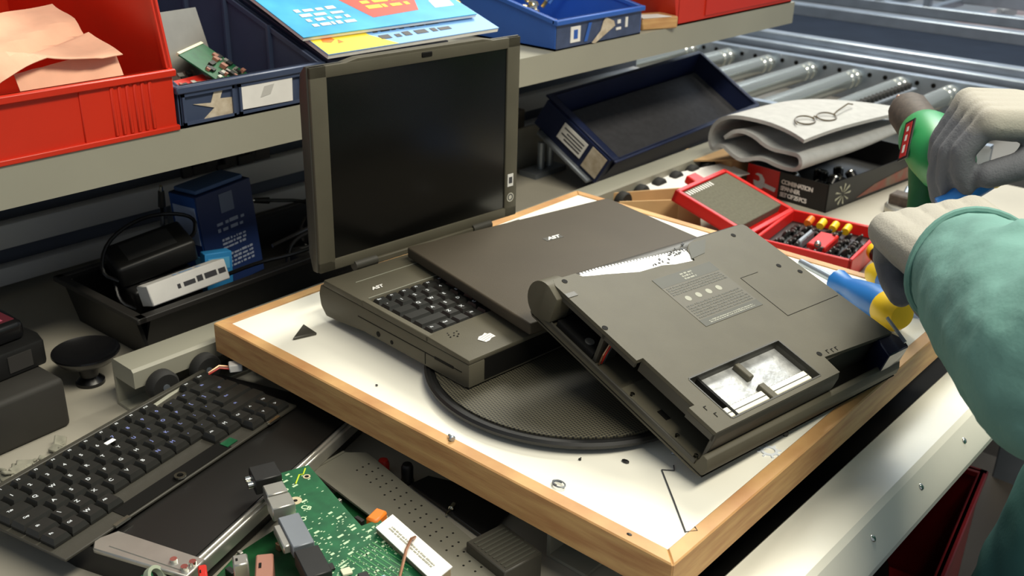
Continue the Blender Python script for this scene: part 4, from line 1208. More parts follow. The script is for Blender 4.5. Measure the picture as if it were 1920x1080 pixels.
oc = thing('yellow_coil', 'orange-yellow coil between the green circuit board and the paper label', 'component', (-0.074, 0.250, -0.048), (0, 0, R(15)))
MB().box(-0.009, 0.009, -0.006, 0.006, 0, 0.010, bev=0.002).build('coil_body', ORANGE, oc); MB().box(-0.011, 0.011, -0.004, 0.004, -0.002, 0.002).build('coil_base', BEIGE, oc)
rr = random.Random(23)
lbm = thing('lower_circuit_board', 'dark green circuit board with mixed parts under the motherboard', 'circuit board', (0, 0, -0.0765))
MB().prism([(-0.05, 0.345), (-0.02, 0.335), (-0.045, 0.25), (-0.14, 0.17), (-0.26, 0.22), (-0.235, 0.305), (-0.16, 0.335)], -0.0015, 0.0, 'xy').build('board', mat('deep_green_board', (20, 78, 40), 0.45, var=0.3, scale=50), lbm, smooth=0)
q = MB()
for k in range(70):
    x, y = rr.uniform(-0.23, -0.05), rr.uniform(0.19, 0.33)
    if not inpoly(x, y, [(-0.05, 0.345), (-0.02, 0.335), (-0.045, 0.25), (-0.14, 0.17), (-0.26, 0.22), (-0.235, 0.305), (-0.16, 0.335)]): continue
    q.box(x, x + rr.uniform(.003, .012), y, y + rr.uniform(.003, .010), 0, rr.uniform(.002, .010), bev=0.0005, mi=rr.choice((0, 0, 0, 1, 2, 3)))
q.build('small_parts', [BLACK, ALU, BEIGE, COPPER], lbm, smooth=0)
for i, (nm, lb_, loc, sz, m_, rz) in enumerate((
        ('beige_connector', 'large cream connector block at the bottom picture edge', (-0.215, 0.268, -0.0750), (0.040, 0.024, 0.030), BEIGE, -38),
        ('brown_connector', 'pinkish brown connector block beside the cream connector', (-0.178, 0.268, -0.0750), (0.014, 0.030, 0.034), PINK, -38),
        ('silver_connector', 'small silver connector between the cream and brown connectors', (-0.188, 0.286, -0.0750), (0.012, 0.014, 0.036), ALU, -30),
        ('red_connector', 'small red connector beside the silver bracket of the keyboard base', (-0.213, 0.302, -0.0750), (0.007, 0.018, 0.030), REDP, -30))):
    t = thing(nm, lb_, 'connector', loc, (0, 0, R(rz)))
    MB().box(-sz[0] / 2, sz[0] / 2, -sz[1] / 2, sz[1] / 2, 0, sz[2], bev=0.0012).build('housing', m_, t)
    MB().box(-sz[0] * .3, -sz[0] * .15, -sz[1] * .1, sz[1] * .1, sz[2], sz[2] + 0.0005).build('hole', CAV, t, smooth=0)
sg = thing('small_circuit_board', 'small bright green circuit board at the bottom left picture edge', 'circuit board', (-0.262, 0.330, -0.060), (R(10), R(-12), R(-20)))
MB().box(-0.022, 0.022, -0.03, 0.018, -0.001, 0.001).build('board', PCB, sg, smooth=0)
tmp = MB(); strokes(tmp, -0.018, 0.018, -0.012, 0.014, 0.001, 5, seed=51); tmp.build('solder_marks', SILK, sg, smooth=0)
rg_ = thing('clear_ring', 'translucent plastic ring part beside the small green circuit board', 'plastic part', (-0.236, 0.336, -0.056), (R(50), 0, R(30)))
MB().lathe([(0.006, -0.003), (0.009, -0.003), (0.009, 0.003), (0.006, 0.003), (0.006, -0.003)], 24).build('ring', mat('milky_plastic', (150, 160, 140), 0.3), rg_)
MB().prism([(-0.233, 0.335), (-0.205, 0.30), (-0.20, 0.318), (-0.222, 0.35)], T, T + 0.008, 'xy')
bl = thing('blue_box_corner', 'blue plastic box corner at the lower left picture edge', 'box', (-0.340, 0.395, T), (0, 0, R(-48)))
MB().box(-0.05, 0.03, -0.04, 0.022, 0, 0.036, bev=0.004, seg=2).build('box_body', mat('cobalt_plastic', (40, 70, 140), 0.4), bl)
MB().box(-0.05, 0.031, -0.041, 0.023, 0.024, 0.027).build('seam', NAVYD, bl, smooth=0)

# ------------------------------------------------------------------ tool corner at the back right
# driver bit case: base and lid
bc = thing('bit_case', 'open red case of screwdriver bits with grey foam in its lid', 'tool case', (0.800, 0.212, T + 0.001), (0, 0, R(7)))
bw, bd_, bh = 0.165, 0.150, 0.036
b = MB()
b.box(0, bw, 0, bd_, 0, 0.003)
for a in ((0, bw, 0, 0.006), (0, bw, bd_ - 0.006, bd_), (0, 0.006, 0, bd_), (bw - 0.006, bw, 0, bd_)):
    b.box(a[0], a[1], a[2], a[3], 0, bh, bev=0.0012)
b.build('case_base', REDB, bc)
MB().box(0.006, bw - 0.006, 0.006, bd_ - 0.006, 0.003, 0.018).build('bit_tray', BLACK, bc, smooth=0)
rr = random.Random(8)
bit = None
cnt = 0
for i in range(11):
    for j in range(8):
        x, y = 0.014 + i * 0.0132, 0.014 + j * 0.0165
        if 0.045 < x < 0.105 and 0.05 < y < 0.085: continue
        if cnt >= 72: continue
        hgt = 0.012 + rr.random() * 0.008
        if bit is None:
            bit = MB().lathe([(0, 0), (0.0042, 0), (0.0042, 0.009), (0.0026, 0.0115), (0.0018, 0.015), (0, 0.016)], 6).build('driver_bit', mat('bit_steel', (84, 84, 84), 0.4, 0.6), bc)
            q = bit
        else:
            q = bit.copy(); COL.objects.link(q)
        q.location = (x, y, 0.018); q.rotation_euler = (rr.uniform(.5, 1.3), rr.uniform(-.3, .3), R(-50)); q.scale = (1, 1, hgt / 0.014)
        cnt += 1
MB().box(0.045, 0.108, 0.052, 0.082, 0.018, 0.030, bev=0.002).build('red_insert', REDB, bc)
MB().box(0.040, 0.100, 0.088, 0.096, 0.018, 0.033, bev=0.002).build('grey_handle', STEELD, bc)
for k in range(4):
    MB().cyl((0.128, 0.050 + k * 0.020, 0.030), (0.146, 0.050 + k * 0.020, 0.033), 0.0060, n=12).build('coloured_socket', (HYEL, HYEL, HYEL, ORANGE)[k], bc)
MB().ball((0.034, 0.062, 0.036), 0.0055, u=10, v=8).build('chrome_socket', CHROME, bc)
ld = MB()
lw_, ldp = 0.165, 0.140
ld.box(0, lw_, 0, ldp, -0.004, 0.0, bev=0.001)
for a in ((0, lw_, 0, 0.008), (0, lw_, ldp - 0.008, ldp), (0, 0.008, 0, ldp), (lw_ - 0.008, lw_, 0, ldp)):
    ld.box(a[0], a[1], a[2], a[3], -0.004, 0.016, bev=0.0012)
ldo = ld.build('case_lid', REDB, bc, loc=(0.0, bd_ + 0.010, bh - 0.012), rot=(R(17), R(1), R(-4)))
MB().box(0.009, lw_ - 0.009, 0.022, ldp - 0.010, 0.0, 0.015, bev=0.001).build('foam_pad', FOAM, ldo)
MB().box(0.07, 0.098, ldp - 0.002, ldp + 0.020, 0.0, 0.014, bev=0.002).build('lid_clasp', REDB, ldo)
tmp = MB()
for k in range(11):
    tmp.box(0.012 + k * 0.0075, 0.015 + k * 0.0075, ldp - 0.0225, ldp - 0.0130, 0.0152, 0.0156)
tmp.build('size_print', PAPER, ldo, smooth=0)
# spanner set box
sb = thing('spanner_box', 'black spanner set box with red wrench panel, under the grey mat', 'box', (1.066, 0.375, T), (0, 0, R(-6)))
sw, sdp, sh = 0.34, 0.165, 0.050
b = MB()
b.box(0, sw, 0, sdp, 0, 0.002)
for a in ((0, sw, 0, 0.002), (0, sw, sdp - 0.002, sdp), (0, 0.002, 0, sdp), (sw - 0.002, sw, 0, sdp)):
    b.box(a[0], a[1], a[2], a[3], 0, sh)
b.build('box_body', BLACK, sb, smooth=0)
MB().box(-0.0008, 0, 0.098, 0.165, 0.001, sh).build('red_panel', REDB, sb, smooth=0)
wrn = MB().prism([(0.102, 0.018), (0.1285, 0.022), (0.1300, 0.0145), (0.104, 0.011)], -0.0014, -0.0008, 'yz')
wrn.prism([(0.126, 0.015), (0.127, 0.028), (0.134, 0.036), (0.143, 0.037), (0.148, 0.034), (0.139, 0.032), (0.136, 0.026), (0.140, 0.022), (0.150, 0.023), (0.149, 0.016), (0.142, 0.010), (0.132, 0.010)], -0.0014, -0.0008, 'yz')
wrn.build('wrench_picture', mat('wrench_print', (214, 218, 222), 0.5), sb, smooth=0)
for k, s_ in enumerate(('COMBINATION', 'SPANNER', 'SET OF 25 PCS')):
    lettering('print', s_, 0.0108, PAPER, sb, (-0.001, 0.0925, 0.0335 - k * 0.0115), (R(90), 0, R(-90)), align='LEFT', bold=0.0004, space=0.78)
sp_ = MB()
for k in range(9):
    a = k * 2 * math.pi / 9
    sp_.prism([(0.050 + 0.004 * math.cos(a), 0.024 + 0.004 * math.sin(a)), (0.050 + 0.024 * math.cos(a - .1), 0.024 + 0.018 * math.sin(a - .1)), (0.050 + 0.026 * math.cos(a + .08), 0.024 + 0.020 * math.sin(a + .08))], -0.0008, -0.0002, 'xz')
sp_.build('starburst_print', mat('starburst_grey', (170, 170, 150), 0.6), sb, smooth=0)
MB().prism([(0.10, 0.006), (0.33, 0.006), (0.33, 0.034), (0.16, 0.020)], -0.0008, -0.0002, 'xz').build('side_print', mat('dull_red_print', (132, 70, 58), 0.6, rgb2=(110, 100, 84), scale=40), sb, smooth=0)
rr = random.Random(17)
soc = None
for k in range(12):
    x, y = 0.012 + rr.random() * 0.07 + (k % 3) * 0.05, 0.02 + rr.random() * 0.09
    if soc is None:
        soc = thing('spanner_socket', 'black and chrome socket lying in the open spanner set box', 'socket', (0, 0, 0), (0, 0, 0), 'sockets in the spanner set box')
        MB().lathe([(0.006, 0), (0.0095, 0), (0.0095, 0.018), (0.006, 0.020), (0.006, 0)], 14).build('barrel', BLACKG, soc); MB().lathe([(0.0055, 0.0005), (0.006, 0.0195), (0.0095, 0.0185), (0.0097, 0.016), (0.006, 0.0005)], 14).build('collar', CHROME, soc); q = soc
    else:
        q = copy_tree(soc)
    q.location = Matrix.Rotation(R(-6), 4, 'Z') @ Vector((x, y, 0)) + Vector((1.066, 0.375, T + 0.016)); q.rotation_euler = (rr.random() * 1.6, rr.random(), rr.random() * 3)
# folded felt mat, an S of three layers lying on the box
fm = thing('felt_mat', 'thick grey felt mat folded in waves on top of the spanner box', 'mat', (1.035, 0.600, -0.0190), (0, R(-1), R(-10)))
ps = [(-0.200, 0.050), (-0.160, 0.060), (-0.11, 0.074), (-0.060, 0.080), (-0.022, 0.066), (0.000, 0.040), (-0.002, 0.014), (-0.020, 0.004), (-0.040, 0.020), (-0.062, 0.006), (-0.085, -0.006), (-0.115, 0.004), (-0.150, -0.010),
      (-0.188, -0.010), (-0.206, 0.006), (-0.196, 0.024), (-0.165, 0.024), (-0.128, 0.026), (-0.098, 0.050), (-0.068, 0.056), (-0.044, 0.038)]


pss = smooth_pts(ps, 2)
rows = []
for i in range(14):
    u = i / 13
    row = []
    for k, (yy_, zz_) in enumerate(pss):
        t_ = k / (len(pss) - 1)
        sq = 1 - 0.40 * u
        row.append((0.36 * u + 0.012 * math.sin(yy_ * 30), yy_ * (1 - 0.10 * u), max(zz_, -0.011) * sq - yy_ * 0.10 + (0.012 * math.sin(u * 3.0) if t_ < 0.27 else 0.0) + 0.004 * math.sin(u * 6 + yy_ * 20) * u))
    rows.append(row)
fs_ = MB().sheet(rows, 0.0065).build('felt_sheet', FELT, fm, smooth=60)
from mathutils.bvhtree import BVHTree
fmw = Matrix.Translation(fm.location) @ fm.rotation_euler.to_matrix().to_4x4()
bvh = BVHTree.FromPolygons([fmw @ v_.co for v_ in fs_.data.vertices], [tuple(p_.vertices) for p_ in fs_.data.polygons])


def mat_top(x, y):
    return bvh.ray_cast(Vector((x, y, 1)), Vector((0, 0, -1)))[0]


ga, gb_, gc = mat_top(1.075, 0.440), mat_top(1.155, 0.418), mat_top(1.118, 0.458)
gx = (gb_ - ga).normalized(); gz = gx.cross(gc - ga).normalized(); gy = gz.cross(gx)
gm = Matrix((gx, gy, gz)).transposed()
gl = thing('spectacles', 'pair of spectacles lying on the grey felt mat', 'glasses', tuple(ga + gz * 0.0035), tuple(gm.to_euler()))
gl.scale = (0.9, 0.8, 0.9)
for cx in (0.0, 0.060):
    MB().tube([(cx + 0.024 * math.cos(a), 0.016 * math.sin(a), 0.002 * math.sin(a)) for a in [k * math.pi / 10 for k in range(20)]], 0.0016, 6, closed=True).build('lens_rim', GLASSES, gl)
MB().tube([(0.024, 0.002, 0), (0.030, 0.006, 0.002), (0.036, 0.002, 0)], 0.0016, 6).build('bridge', GLASSES, gl)
MB().tube([(-0.024, 0.004, 0), (-0.030, 0.0, 0.003), (-0.034, -0.012, 0.0)], 0.0016, 6).build('temple', GLASSES, gl)
MB().tube([(0.084, 0.004, 0), (0.10, 0.010, 0.004), (0.15, 0.030, 0.006), (0.17, 0.034, 0.001)], 0.0016, 6).build('temple', GLASSES, gl)
# cardboard flap below the mat, kraft box strip, frame stick
cf = thing('cardboard_flap', 'flat brown cardboard piece under the left end of the grey mat', 'cardboard', (0, 0, 0))
MB().prism([(0.985, 0.636), (1.065, 0.660), (1.20, 0.605), (1.10, 0.532)], -0.034, -0.031, 'xy').build('flap', CARD, cf, smooth=0)
MB().box(1.06, 1.16, 0.56, 0.61, T, -0.034).build('support_fold', CARD, cf, smooth=0)
kb_ = thing('kraft_box', 'low open kraft cardboard box end behind the board and red case', 'cardboard box', (0.790, 0.565, T), (0, 0, R(-32)))
MB().prism([(-0.04, 0.0), (0.095, 0.0), (0.088, 0.046), (-0.052, 0.052)], -0.020, -0.017, 'xz').build('front_flap', CARD, kb_, smooth=0)
MB().prism([(0.052, 0.0), (0.095, 0.0), (0.088, 0.046), (0.052, 0.050)], -0.0225, -0.020, 'xz').build('tape_flap', mat('pale_cardboard', (212, 178, 132), 0.8), kb_, smooth=0)
MB().box(-0.04, 0.09, -0.017, 0.030, 0.0, 0.003).build('box_floor', CARD, kb_, smooth=0)
MB().box(-0.05, 0.09, 0.028, 0.031, 0.0, 0.050).build('back_flap', CARD, kb_, smooth=0)
ws = thing('white_card', 'white card sheet lying behind the red bit case lid', 'card', (0.93, 0.585, T + 0.040), (R(4), 0, R(-14)))
MB().box(-0.10, 0.14, -0.03, 0.03, 0, 0.002).build('card_sheet', PAPER, ws, smooth=0)
MB().box(-0.09, 0.13, -0.02, 0.02, -0.036, 0.0).build('card_base', PAPER, ws, smooth=0)
st = thing('wood_stick', 'thin split wooden stick lying along the far rim of the board', 'stick', (0.668, 0.30, -0.020), (0, 0, R(93)))
MB().prism([(0.0, -0.005), (0.24, -0.006), (0.25, 0.0), (0.24, 0.005), (0.0, 0.005)], -0.008, 0.010, 'xy', bev=0.001).build('stick_bar', WOOD, st)
MB().box(0.06, 0.07, -0.0064, 0.0056, -0.0085, 0.0104).build('stick_tie', ORANGE, st, smooth=0)
# steel clamp piece
vc = thing('steel_clamp', 'small round steel clamp on the bench behind the gloved hand', 'clamp', (1.165, 0.272, T))
MB().lathe([(0.018, 0.0), (0.036, 0.0), (0.038, 0.004), (0.038, 0.012), (0.034, 0.016), (0.020, 0.016), (0.018, 0.0)], 28).build('clamp_ring', ALU, vc)
MB().box(-0.016, 0.016, -0.010, 0.030, 0.010, 0.034, bev=0.003).build('clamp_jaw', BROWN, vc)
MB().cyl((0, 0.01, 0.02), (0.05, 0.02, 0.03), 0.006, n=12).build('clamp_screw', STEEL, vc)


# screwdrivers
def screwdriver(label, p0, p1, handle, cap, L=0.10, r=0.0155, shaft=0.08):
    """p0 = end of the handle, p1 = shaft side of the handle"""
    d = (Vector(p1) - Vector(p0)).normalized()
    t = thing('screwdriver', label, 'screwdriver', p0, d.to_track_quat('Z', 'Y').to_euler())
    MB().lathe([(0, 0), (r * .75, 0.001), (r * 1.05, 0.008), (r * 1.08, L * .22), (r, L * .26), (0, L * .26)], 24).build('end_cap', cap, t)
    MB().lathe([(0, L * .26), (r, L * .26), (r * 1.02, L * .45), (r * .80, L * .68), (r * .62, L * .82), (r * .80, L * .97), (r * .6, L), (0, L)], 12).build('handle', handle, t)
    MB().cyl((0, 0, L), (0, 0, L + shaft), r * .24, n=12).build('shaft', STEEL, t)
    return t


screwdriver('large blue screwdriver with yellow end resting by the upturned laptop', (0.500, 0.030, 0.026), (0.566, 0.140, 0.016), HBLUE, HYEL, 0.125, 0.0195, 0.075)
screwdriver('short blue screwdriver with yellow collar behind the large blue one', (0.630, 0.120, 0.0155), (0.566, 0.028, 0.0155), HBLUE, HYEL, 0.112, 0.0140, 0.02)
screwdriver('small black screwdriver with yellow end in front of the red bit case', (0.872, 0.212, -0.050), (0.80, 0.140, -0.058), BLACK, HYEL, 0.07, 0.0125, 0.05)

# ------------------------------------------------------------------ red crate below the bench edge
rc = thing('red_crate', 'shade-darkened red plastic crate on the lower shelf under the bench edge', 'crate', (0.60, -0.040, -0.64), (0, 0, R(8)))
b = MB()
rw, rd, rh = 0.385, 0.30, 0.235
b.box(0.01, rw - 0.01, 0.01, rd - 0.01, 0, 0.004)
for a in ((0, rw, 0, 0.005), (0, rw, rd - 0.005, rd), (0, 0.005, 0, rd), (rw - 0.005, rw, 0, rd)):
    b.box(a[0], a[1], a[2], a[3], 0, rh)
SHADED_RED = mat('shaded_red_plastic', (122, 14, 20), 0.4, var=0.1, scale=12)  # red darkened in its base colour to carry the shade under the bench
b.build('crate_body', SHADED_RED, rc, smooth=0)
rm = MB()
for a in ((-0.006, rw + 0.006, -0.006, 0.008), (-0.006, rw + 0.006, rd - 0.008, rd + 0.006), (-0.006, 0.008, -0.006, rd), (rw - 0.008, rw + 0.006, -0.006, rd)):
    rm.box(a[0], a[1], a[2], a[3], rh - 0.012, rh, bev=0.002)
rm.build('crate_rim', SHADED_RED, rc)
tag(MB().box(-0.09, 0.09, -0.07, 0.07, 0, 0.07, bev=0.012, seg=2).build('black_lump', BLACK, loc=(0.78, 0.13, -0.634), rot=(0, 0, 0.4)), 'black lump of scrap in the bottom of the shade-darkened red crate', 'scrap')

# ------------------------------------------------------------------ roller conveyor at the back right
cv = thing('roller_conveyor', 'roller conveyor with bare steel rollers at the end of the bench', 'conveyor', (0, 0, 0))
RX0, RX1 = 1.52, 2.03
proto = None
for k in range(9):
    y = 0.385 + k * 0.123
    if proto is None:
        proto = MB().lathe([(0, 0), (0.012, 0), (0.012, 0.012), (0.0235, 0.014), (0.0235, 0.430), (0.0205, 0.433), (0.0205, 0.440), (0.0235, 0.443), (0.0235, 0.462), (0.0205, 0.465), (0.0205, 0.472), (0.0235, 0.475), (0.0235, 0.490), (0.012, 0.494), (0.012, 0.51), (0, 0.51)], 24).build('roller', mat('roller_zinc', (212, 216, 210), 0.2, 0.85), cv, rot=(0, R(90), 0))
        q = proto
    else:
        q = proto.copy(); COL.objects.link(q)
    q.location = (RX0, y, -0.055)
for i, x in enumerate((RX0 - 0.012, RX1)):
    pr_ = MB().box(x, x + 0.008, 0.25, 1.55, -0.115, -0.028)
    pr_.box(x + (0.008 if i else -0.012), x + (0.03 if i else 0.0), 0.25, 1.55, -0.034, -0.028)
    pr_.build('side_rail', STEEL, cv, smooth=0)
rh_ = None
y = 0.27
while y < 1.5:
    if rh_ is None:
        rh_ = MB().cyl((-0.001, 0, 0), (0.001, 0, 0), 0.006, n=10).build('rail_hole', CAV, cv); q = rh_
    else:
        q = rh_.copy(); COL.objects.link(q)
    q.location = (RX1, y, -0.045)
    y += 0.041
MB().box(RX0 - 0.01, RX1 + 0.01, 0.25, 1.55, -0.20, -0.115).build('under_tray', mat('tray_grey', (104, 102, 98), 0.6), cv, smooth=0)
for x in (RX0, RX1 - 0.02):
    for y in (0.30, 1.48):
        MB().box(x, x + 0.03, y, y + 0.03, FLOOR, -0.12).build('leg', STEELD, cv, smooth=0)
sw_ = thing('toothed_strip', 'dark toothed strip lying along the rollers behind the grey mat', 'strip', (1.56, 0.572, -0.031), (0, 0, R(-1)))
MB().box(0, 0.33, -0.020, 0.012, 0, 0.004).build('strip_bar', STEELD, sw_, smooth=0)
q = MB()
for k in range(16):
    q.cyl((0.010 + k * 0.020, -0.012, 0.010), (0.010 + k * 0.020, 0.002, 0.010), 0.0075, n=10)
q.build('tooth', RUBBER, sw_)
cv2 = thing('belt_conveyor', 'wide blue-grey belt conveyor with steel rails beyond the rollers', 'conveyor', (0, 0, 0))
MB().box(2.085, 2.115, 0.0, 1.9, -0.09, -0.012, bev=0.003).build('near_rail', STEEL, cv2)
MB().box(2.135, 2.175, 0.0, 1.9, -0.060, 0.006, bev=0.003).build('near_rail', STEEL, cv2)
MB().box(2.175, 2.76, 0.0, 1.9, -0.10, -0.040).build('belt', BELT, cv2, smooth=0)
MB().box(2.76, 2.81, 0.0, 1.9, -0.10, -0.006, bev=0.003).build('far_rail', STEEL, cv2)
for y in (0.1, 1.8):
    for x in (2.12, 2.74):
        MB().box(x, x + 0.04, y, y + 0.04, FLOOR, -0.09).build('leg', STEELD, cv2, smooth=0)
cv3 = thing('conveyor_frame', 'pale steel frame with short posts beyond the belt conveyor', 'frame', (0, 0, 0))
MB().box(3.02, 3.06, 0.0, 2.2, -0.035, 0.0, bev=0.003).build('rail', STEEL, cv3)
MB().box(3.34, 3.38, 0.0, 2.2, -0.02, 0.03, bev=0.003).build('rail', STEEL, cv3)
for y in (0.95, 1.12, 1.30, 1.5, 1.75):
    MB().box(3.05, 3.36, y, y + 0.03, -0.028, -0.004, bev=0.003).build('cross_bar', STEEL, cv3)
    MB().box(3.024, 3.056, y + .004, y + 0.026, -0.002, 0.06, bev=0.003).build('post', STEEL, cv3)
for y in (0.05, 2.1):
    for x in (3.02, 3.34):
        MB().box(x, x + 0.04, y, y + 0.04, FLOOR, -0.03).build('leg', STEELD, cv3, smooth=0)
wt = thing('reddish_table', 'low reddish table covered with small parts far behind the conveyors', 'table', (3.35, 0.75, FLOOR))
MB().box(-0.25, 0.45, -0.45, 0.16, 0.80, 0.84).build('table_top', mat('reddish_grey', (136, 116, 118), 0.6, rgb2=(170, 160, 160), scale=12), wt, smooth=0)
for x in (-0.2, 0.4):
    for y in (-0.4, 0.1):
        MB().box(x - .02, x + .02, y - .02, y + .02, 0, 0.80).build('leg', STEELD, wt, smooth=0)
rr = random.Random(31)
fp = None
for k in range(14):
    if fp is None:
        fp = tag(MB().box(-0.03, 0.03, -0.02, 0.02, 0, 0.03, bev=0.004).build('small_part', mat('pale_part', (190, 196, 200), 0.5)), 'pale small part on the far reddish table', 'small part', 'small parts on the far reddish table'); q = fp
    else:
        q = fp.copy(); COL.objects.link(q)
    q.location = (3.35 - 0.2 + rr.random() * 0.55, 0.75 - 0.4 + rr.random() * 0.5, FLOOR + 0.84); q.rotation_euler = (0, 0, rr.random() * 3)

# ------------------------------------------------------------------ person
PE = thing('person', 'person in a teal work coat and grey gloves at the right of the bench', 'person', (0.50, -0.40, FLOOR))
OFF = Vector((0.50, -0.40, FLOOR))


def P(x, y, z):
    return tuple(Vector((x, y, z)) - OFF)


def fuse(mb, name, m, vox, parent, sm=6, disp=None, loc=None, rotm=None):
    o_ = mb.build(name, m, parent, smooth=0)
    md = o_.modifiers.new('fuse', 'REMESH'); md.mode = 'VOXEL'; md.voxel_size = vox; md.use_smooth_shade = True
    s_ = o_.modifiers.new('soften', 'SMOOTH'); s_.factor = 0.5; s_.iterations = sm
    if disp:
        tx = bpy.data.textures.new(name + '_folds', 'CLOUDS'); tx.noise_scale = disp[0]; tx.noise_depth = 2
        d_ = o_.modifiers.new('folds', 'DISPLACE'); d_.texture = tx; d_.strength = disp[1]; d_.mid_level = 0.5; d_.texture_coords = 'LOCAL'
    return o_


WR = Vector((0.345, -0.065, 0.160)); EL = Vector((0.172, -0.196, 0.176)); SHL = Vector((0.290, -0.42, 0.430))
WRR = Vector((0.615, -0.060, 0.225)); ELR = Vector((0.690, -0.250, 0.200)); SHR = Vector((0.680, -0.42, 0.440))
# body: head, neck, torso, legs as one surface
b = MB()
b.limb([P(.49, -.42, .48), P(.49, -.41, .555)], [.055, .052])
b.ball(P(.49, -.385, .655), .078, (0.95, 1.12, 1.35)); b.ball(P(.49, -.355, .60), .05, (1, 1.1, .9))
b.ball(P(.49, -.288, .640), .014, (1, 1.2, 1.4))
b.ball(P(.413, -.39, .645), .02, (.5, 1, 1.5)); b.ball(P(.567, -.39, .645), .02, (.5, 1, 1.5))
b.limb([P(.49, -.42, .42), P(.49, -.42, .25), P(.49, -.41, .05)], [.11, .12, .12])
fuse(b, 'body', SKIN, .008, PE, 4)
for sx in (-0.03, 0.03):
    MB().ball(P(.49 + sx, -.303, .662), .010, (1.2, .6, .7), u=10, v=8).build('eye', PRINT, PE)
MB().ball(P(.49, -.302, .600), .018, (1.2, .4, .3), u=12, v=8).build('mouth', mat('lips', (160, 90, 84), 0.5), PE)
hb = MB(); hb.ball(P(.49, -.405, .685), .088, (0.96, 1.10, 1.12)); fuse(hb, 'hair', HAIR, .010, PE, 2)
ctb = MB()
ctb.limb([tuple(SHL - OFF), tuple(EL - OFF), tuple(EL * .45 + WR * .55 - OFF), tuple(EL * .10 + WR * .90 - OFF)], [.090, .075, .066, .054], 18)
for (a_, b_, r_) in (((.262, -.190, .208), (.292, -.120, .214), .014), ((.215, -.215, .225), (.262, -.120, .232), .016), ((.228, -.205, .150), (.300, -.145, .135), .014), ((.190, -.235, .165), (.265, -.190, .120), .015)):
    ctb.limb([P(*a_), P(*b_)], [r_, r_ * .7], 10)
ctb.limb([tuple(SHR - OFF), tuple(ELR - OFF), tuple(WRR * .8 + ELR * .2 - OFF)], [.095, .075, .060], 18)
ctb.limb([tuple(SHL - OFF), P(.49, -.42, .47), tuple(SHR - OFF)], [.09, .10, .09])
ctb.limb([P(.49, -.41, .42), P(.49, -.41, .25), P(.50, -.40, .05), P(.52, -.38, -.12)], [.16, .165, .17, .17], 20)
fuse(ctb, 'coat', TEAL, .006, PE, 6, (0.045, 0.010))
cd = (WR - EL).normalized(); cc = EL * .06 + WR * .94 - OFF; cu_ = cd.orthogonal().normalized(); cv_ = cd.cross(cu_)
MB().tube([tuple(cc + (cu_ * math.cos(a) + cv_ * math.sin(a)) * 0.0545 + cd * 0.004 * math.sin(3 * a)) for a in [k * math.pi / 20 for k in range(40)]], 0.0036, 8, closed=True).build('cuff_hem', TEAL, PE)
tb = MB()
tb.limb([P(.47, -.25, -.02), P(.40, -.195, -.40), P(.43, -.25, -.83)], [.115, .100, .075], 18)
tb.limb([P(.60, -.40, -.02), P(.62, -.40, -.42), P(.62, -.42, -.83)], [.125, .095, .07], 18)
fuse(tb, 'trousers', TEALD, .009, PE, 8, (0.12, 0.03))
for (x, y) in ((.43, -.24), (.62, -.40)):
    MB().ball(P(x, y + .03, -.865), .05, (.9, 2.2, .68)).build('shoe', SHOE, PE)
GLV = glove_material()


def hand(name, wrist, fwd, upv, mirror, curls, thumb, scale=1.0, cuff=True):
    """local: +Y to the fingers, +X to the thumb side, +Z back of the hand"""
    y = Vector(fwd).normalized(); z = Vector(upv); z = (z - y * z.dot(y)).normalized(); x = y.cross(z) * (1 if not mirror else -1)
    g = MB()
    s = scale
    if cuff:
        g.limb([(0, -.060 * s, 0), (0, 0, 0)], [.036 * s, .033 * s])
    for k in range(5):
        xx = (-.030 + k * .015) * s
        g.limb([(xx * .7, .0, 0), (xx, .045 * s, .002 * s), (xx * 1.08, .088 * s, 0)], [.020 * s, .018 * s, .0165 * s], 10)
    g.limb([(.026 * s, .02 * s, -.008 * s), (.034 * s, .045 * s, -.010 * s)], [.018 * s, .017 * s], 10)
    fx = (.031, .0105, -.0105, -.030); ln = ((.044, .027, .021), (.049, .030, .022), (.045, .028, .021), (.036, .021, .018)); fr_ = (.0128, .0132, .0126, .0115)
    for k in range(4):
        p = Vector((fx[k] * s, .090 * s, 0)); a = 0.0
        pts = [tuple(p)]
        for j in range(3):
            a += R(curls[k][j])
            p = p + Vector((0.04 * (fx[k] > 0) * 0.1, math.cos(a), -math.sin(a))) * ln[k][j] * s
            pts.append(tuple(p))
        g.limb(pts, [fr_[k] * s * f for f in (1.12, 1.06, 1.0, .92)], 10)
    g.limb([tuple(Vector(q) * s) for q in thumb], [.0165 * s, .0150 * s, .0140 * s, .0125 * s][:len(thumb)], 10)
    o_ = fuse(g, name, GLV, .0032, PE, 3)
    M4 = Matrix((x, y, z)).transposed().to_4x4()
    M4.translation = Vector(wrist) - OFF
    o_.matrix_local = M4
    return o_


# left hand: closed, reaching inward over the tools (palm down)
hand('glove', (0.356, -0.066, 0.160), (0.76, 0.62, -0.02), (-0.52, -0.16, 0.82), False, ((50, 62, 40), (55, 66, 40), (58, 66, 40), (60, 66, 40)),
     ((.026, .022, -.010), (.046, .048, -.018), (.044, .076, -.030), (.028, .092, -.038)), 1.24)
# right hand: fingers curled down round the driver handle
hand('glove', (0.632, -0.055, 0.236), (-0.50, 0.62, 0.06), (-0.10, 0.02, 1.0), False, ((72, 26, 18), (70, 26, 16), (66, 34, 20), (64, 40, 20)),
     ((-.026, .030, -.016), (-.046, .050, -.034), (-.040, .078, -.050)), 1.05)
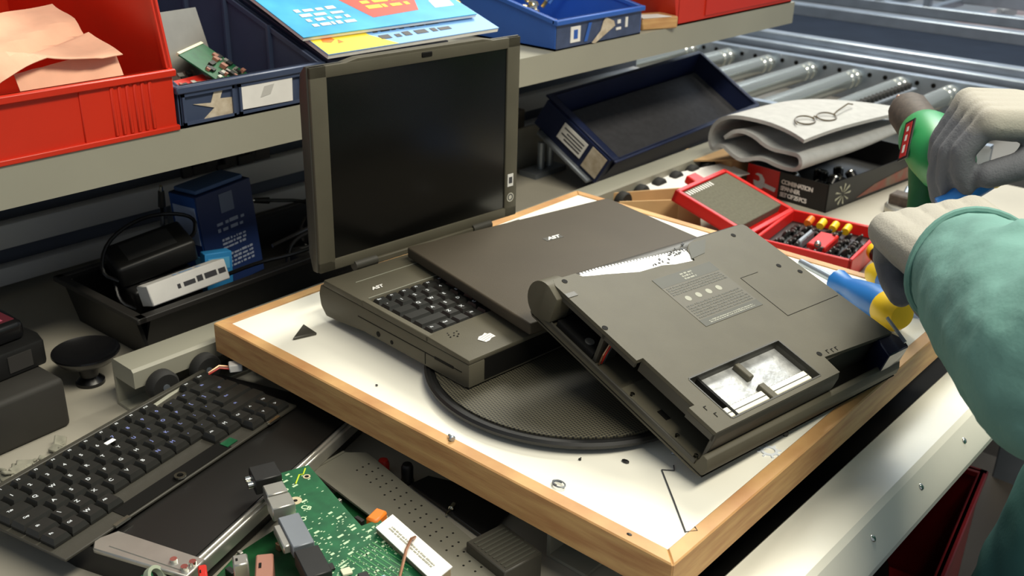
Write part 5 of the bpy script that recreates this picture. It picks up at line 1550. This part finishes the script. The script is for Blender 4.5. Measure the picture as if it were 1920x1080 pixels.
# driver held by the right hand
DR = thing('power_drill', 'green power drill with a red badge held in the right glove', 'drill', (0.655, 0.085, 0.178))
ax = (Vector((0.790, 0.185, 0.196)) - Vector((0.655, 0.085, 0.178))).normalized()
rq = ax.to_track_quat('Z', 'Y')
dm_ = rq.to_matrix().to_4x4()
MB().lathe([(0, -0.085), (0.022, -0.080), (0.032, -0.06), (0.035, -0.02), (0.034, 0.02), (0.029, 0.040), (0.020, 0.048), (0, 0.048)], 28, 0, dm_).build('motor_body', GREEN, DR)
MB().lathe([(0, 0.048), (0.024, 0.048), (0.026, 0.060), (0.026, 0.110), (0.022, 0.122), (0.012, 0.130), (0, 0.130)], 12, 0, dm_).build('chuck', BROWN, DR)
MB().cyl(tuple(ax * 0.128), tuple(ax * 0.165), 0.0035, n=10).build('drill_bit', COPPER, DR)
hd = MB().limb([(0.0, 0.0, -0.01), (-0.020, -0.010, -0.055), (-0.045, -0.020, -0.105)], [.026, .020, .018], 14)
fuse(hd, 'grip', mat('drill_dark_green', (26, 96, 54), 0.45), .004, DR, 3)
bdg = MB().box(-0.021, 0.021, -0.0075, 0.0075, 0.0, 0.0012)
strokes(bdg, -0.016, 0.016, -0.004, 0.006, 0.0012, 1, mi=1, seed=61)
bo = bdg.build('badge', [mat('badge_red', (190, 34, 34), 0.4), PAPER], DR, smooth=0)
sv = Vector((-0.95, 0.25, 0.12))
side_n = (sv - ax * sv.dot(ax)).normalized()
yv = side_n.cross(ax).normalized()
bv = (ax * 0.6 - yv * 0.8).normalized()
bm_ = Matrix((bv, side_n.cross(bv), side_n)).transposed().to_4x4()
bm_.translation = side_n * 0.0350 + ax * (-0.010)
bo.matrix_local = bm_
MB().prism([(-0.024, -0.012), (0.024, -0.012), (0.024, 0.012), (-0.024, 0.012)], -0.001, 0.0004, 'xy').build('badge_border', BLACK, DR, smooth=0).matrix_local = bm_
screwdriver('short blue screwdriver with yellow cap gripped in the right glove', (0.570, -0.020, 0.192), (0.545, 0.022, 0.150), HBLUE, HYEL, 0.075, 0.0135, 0.02)
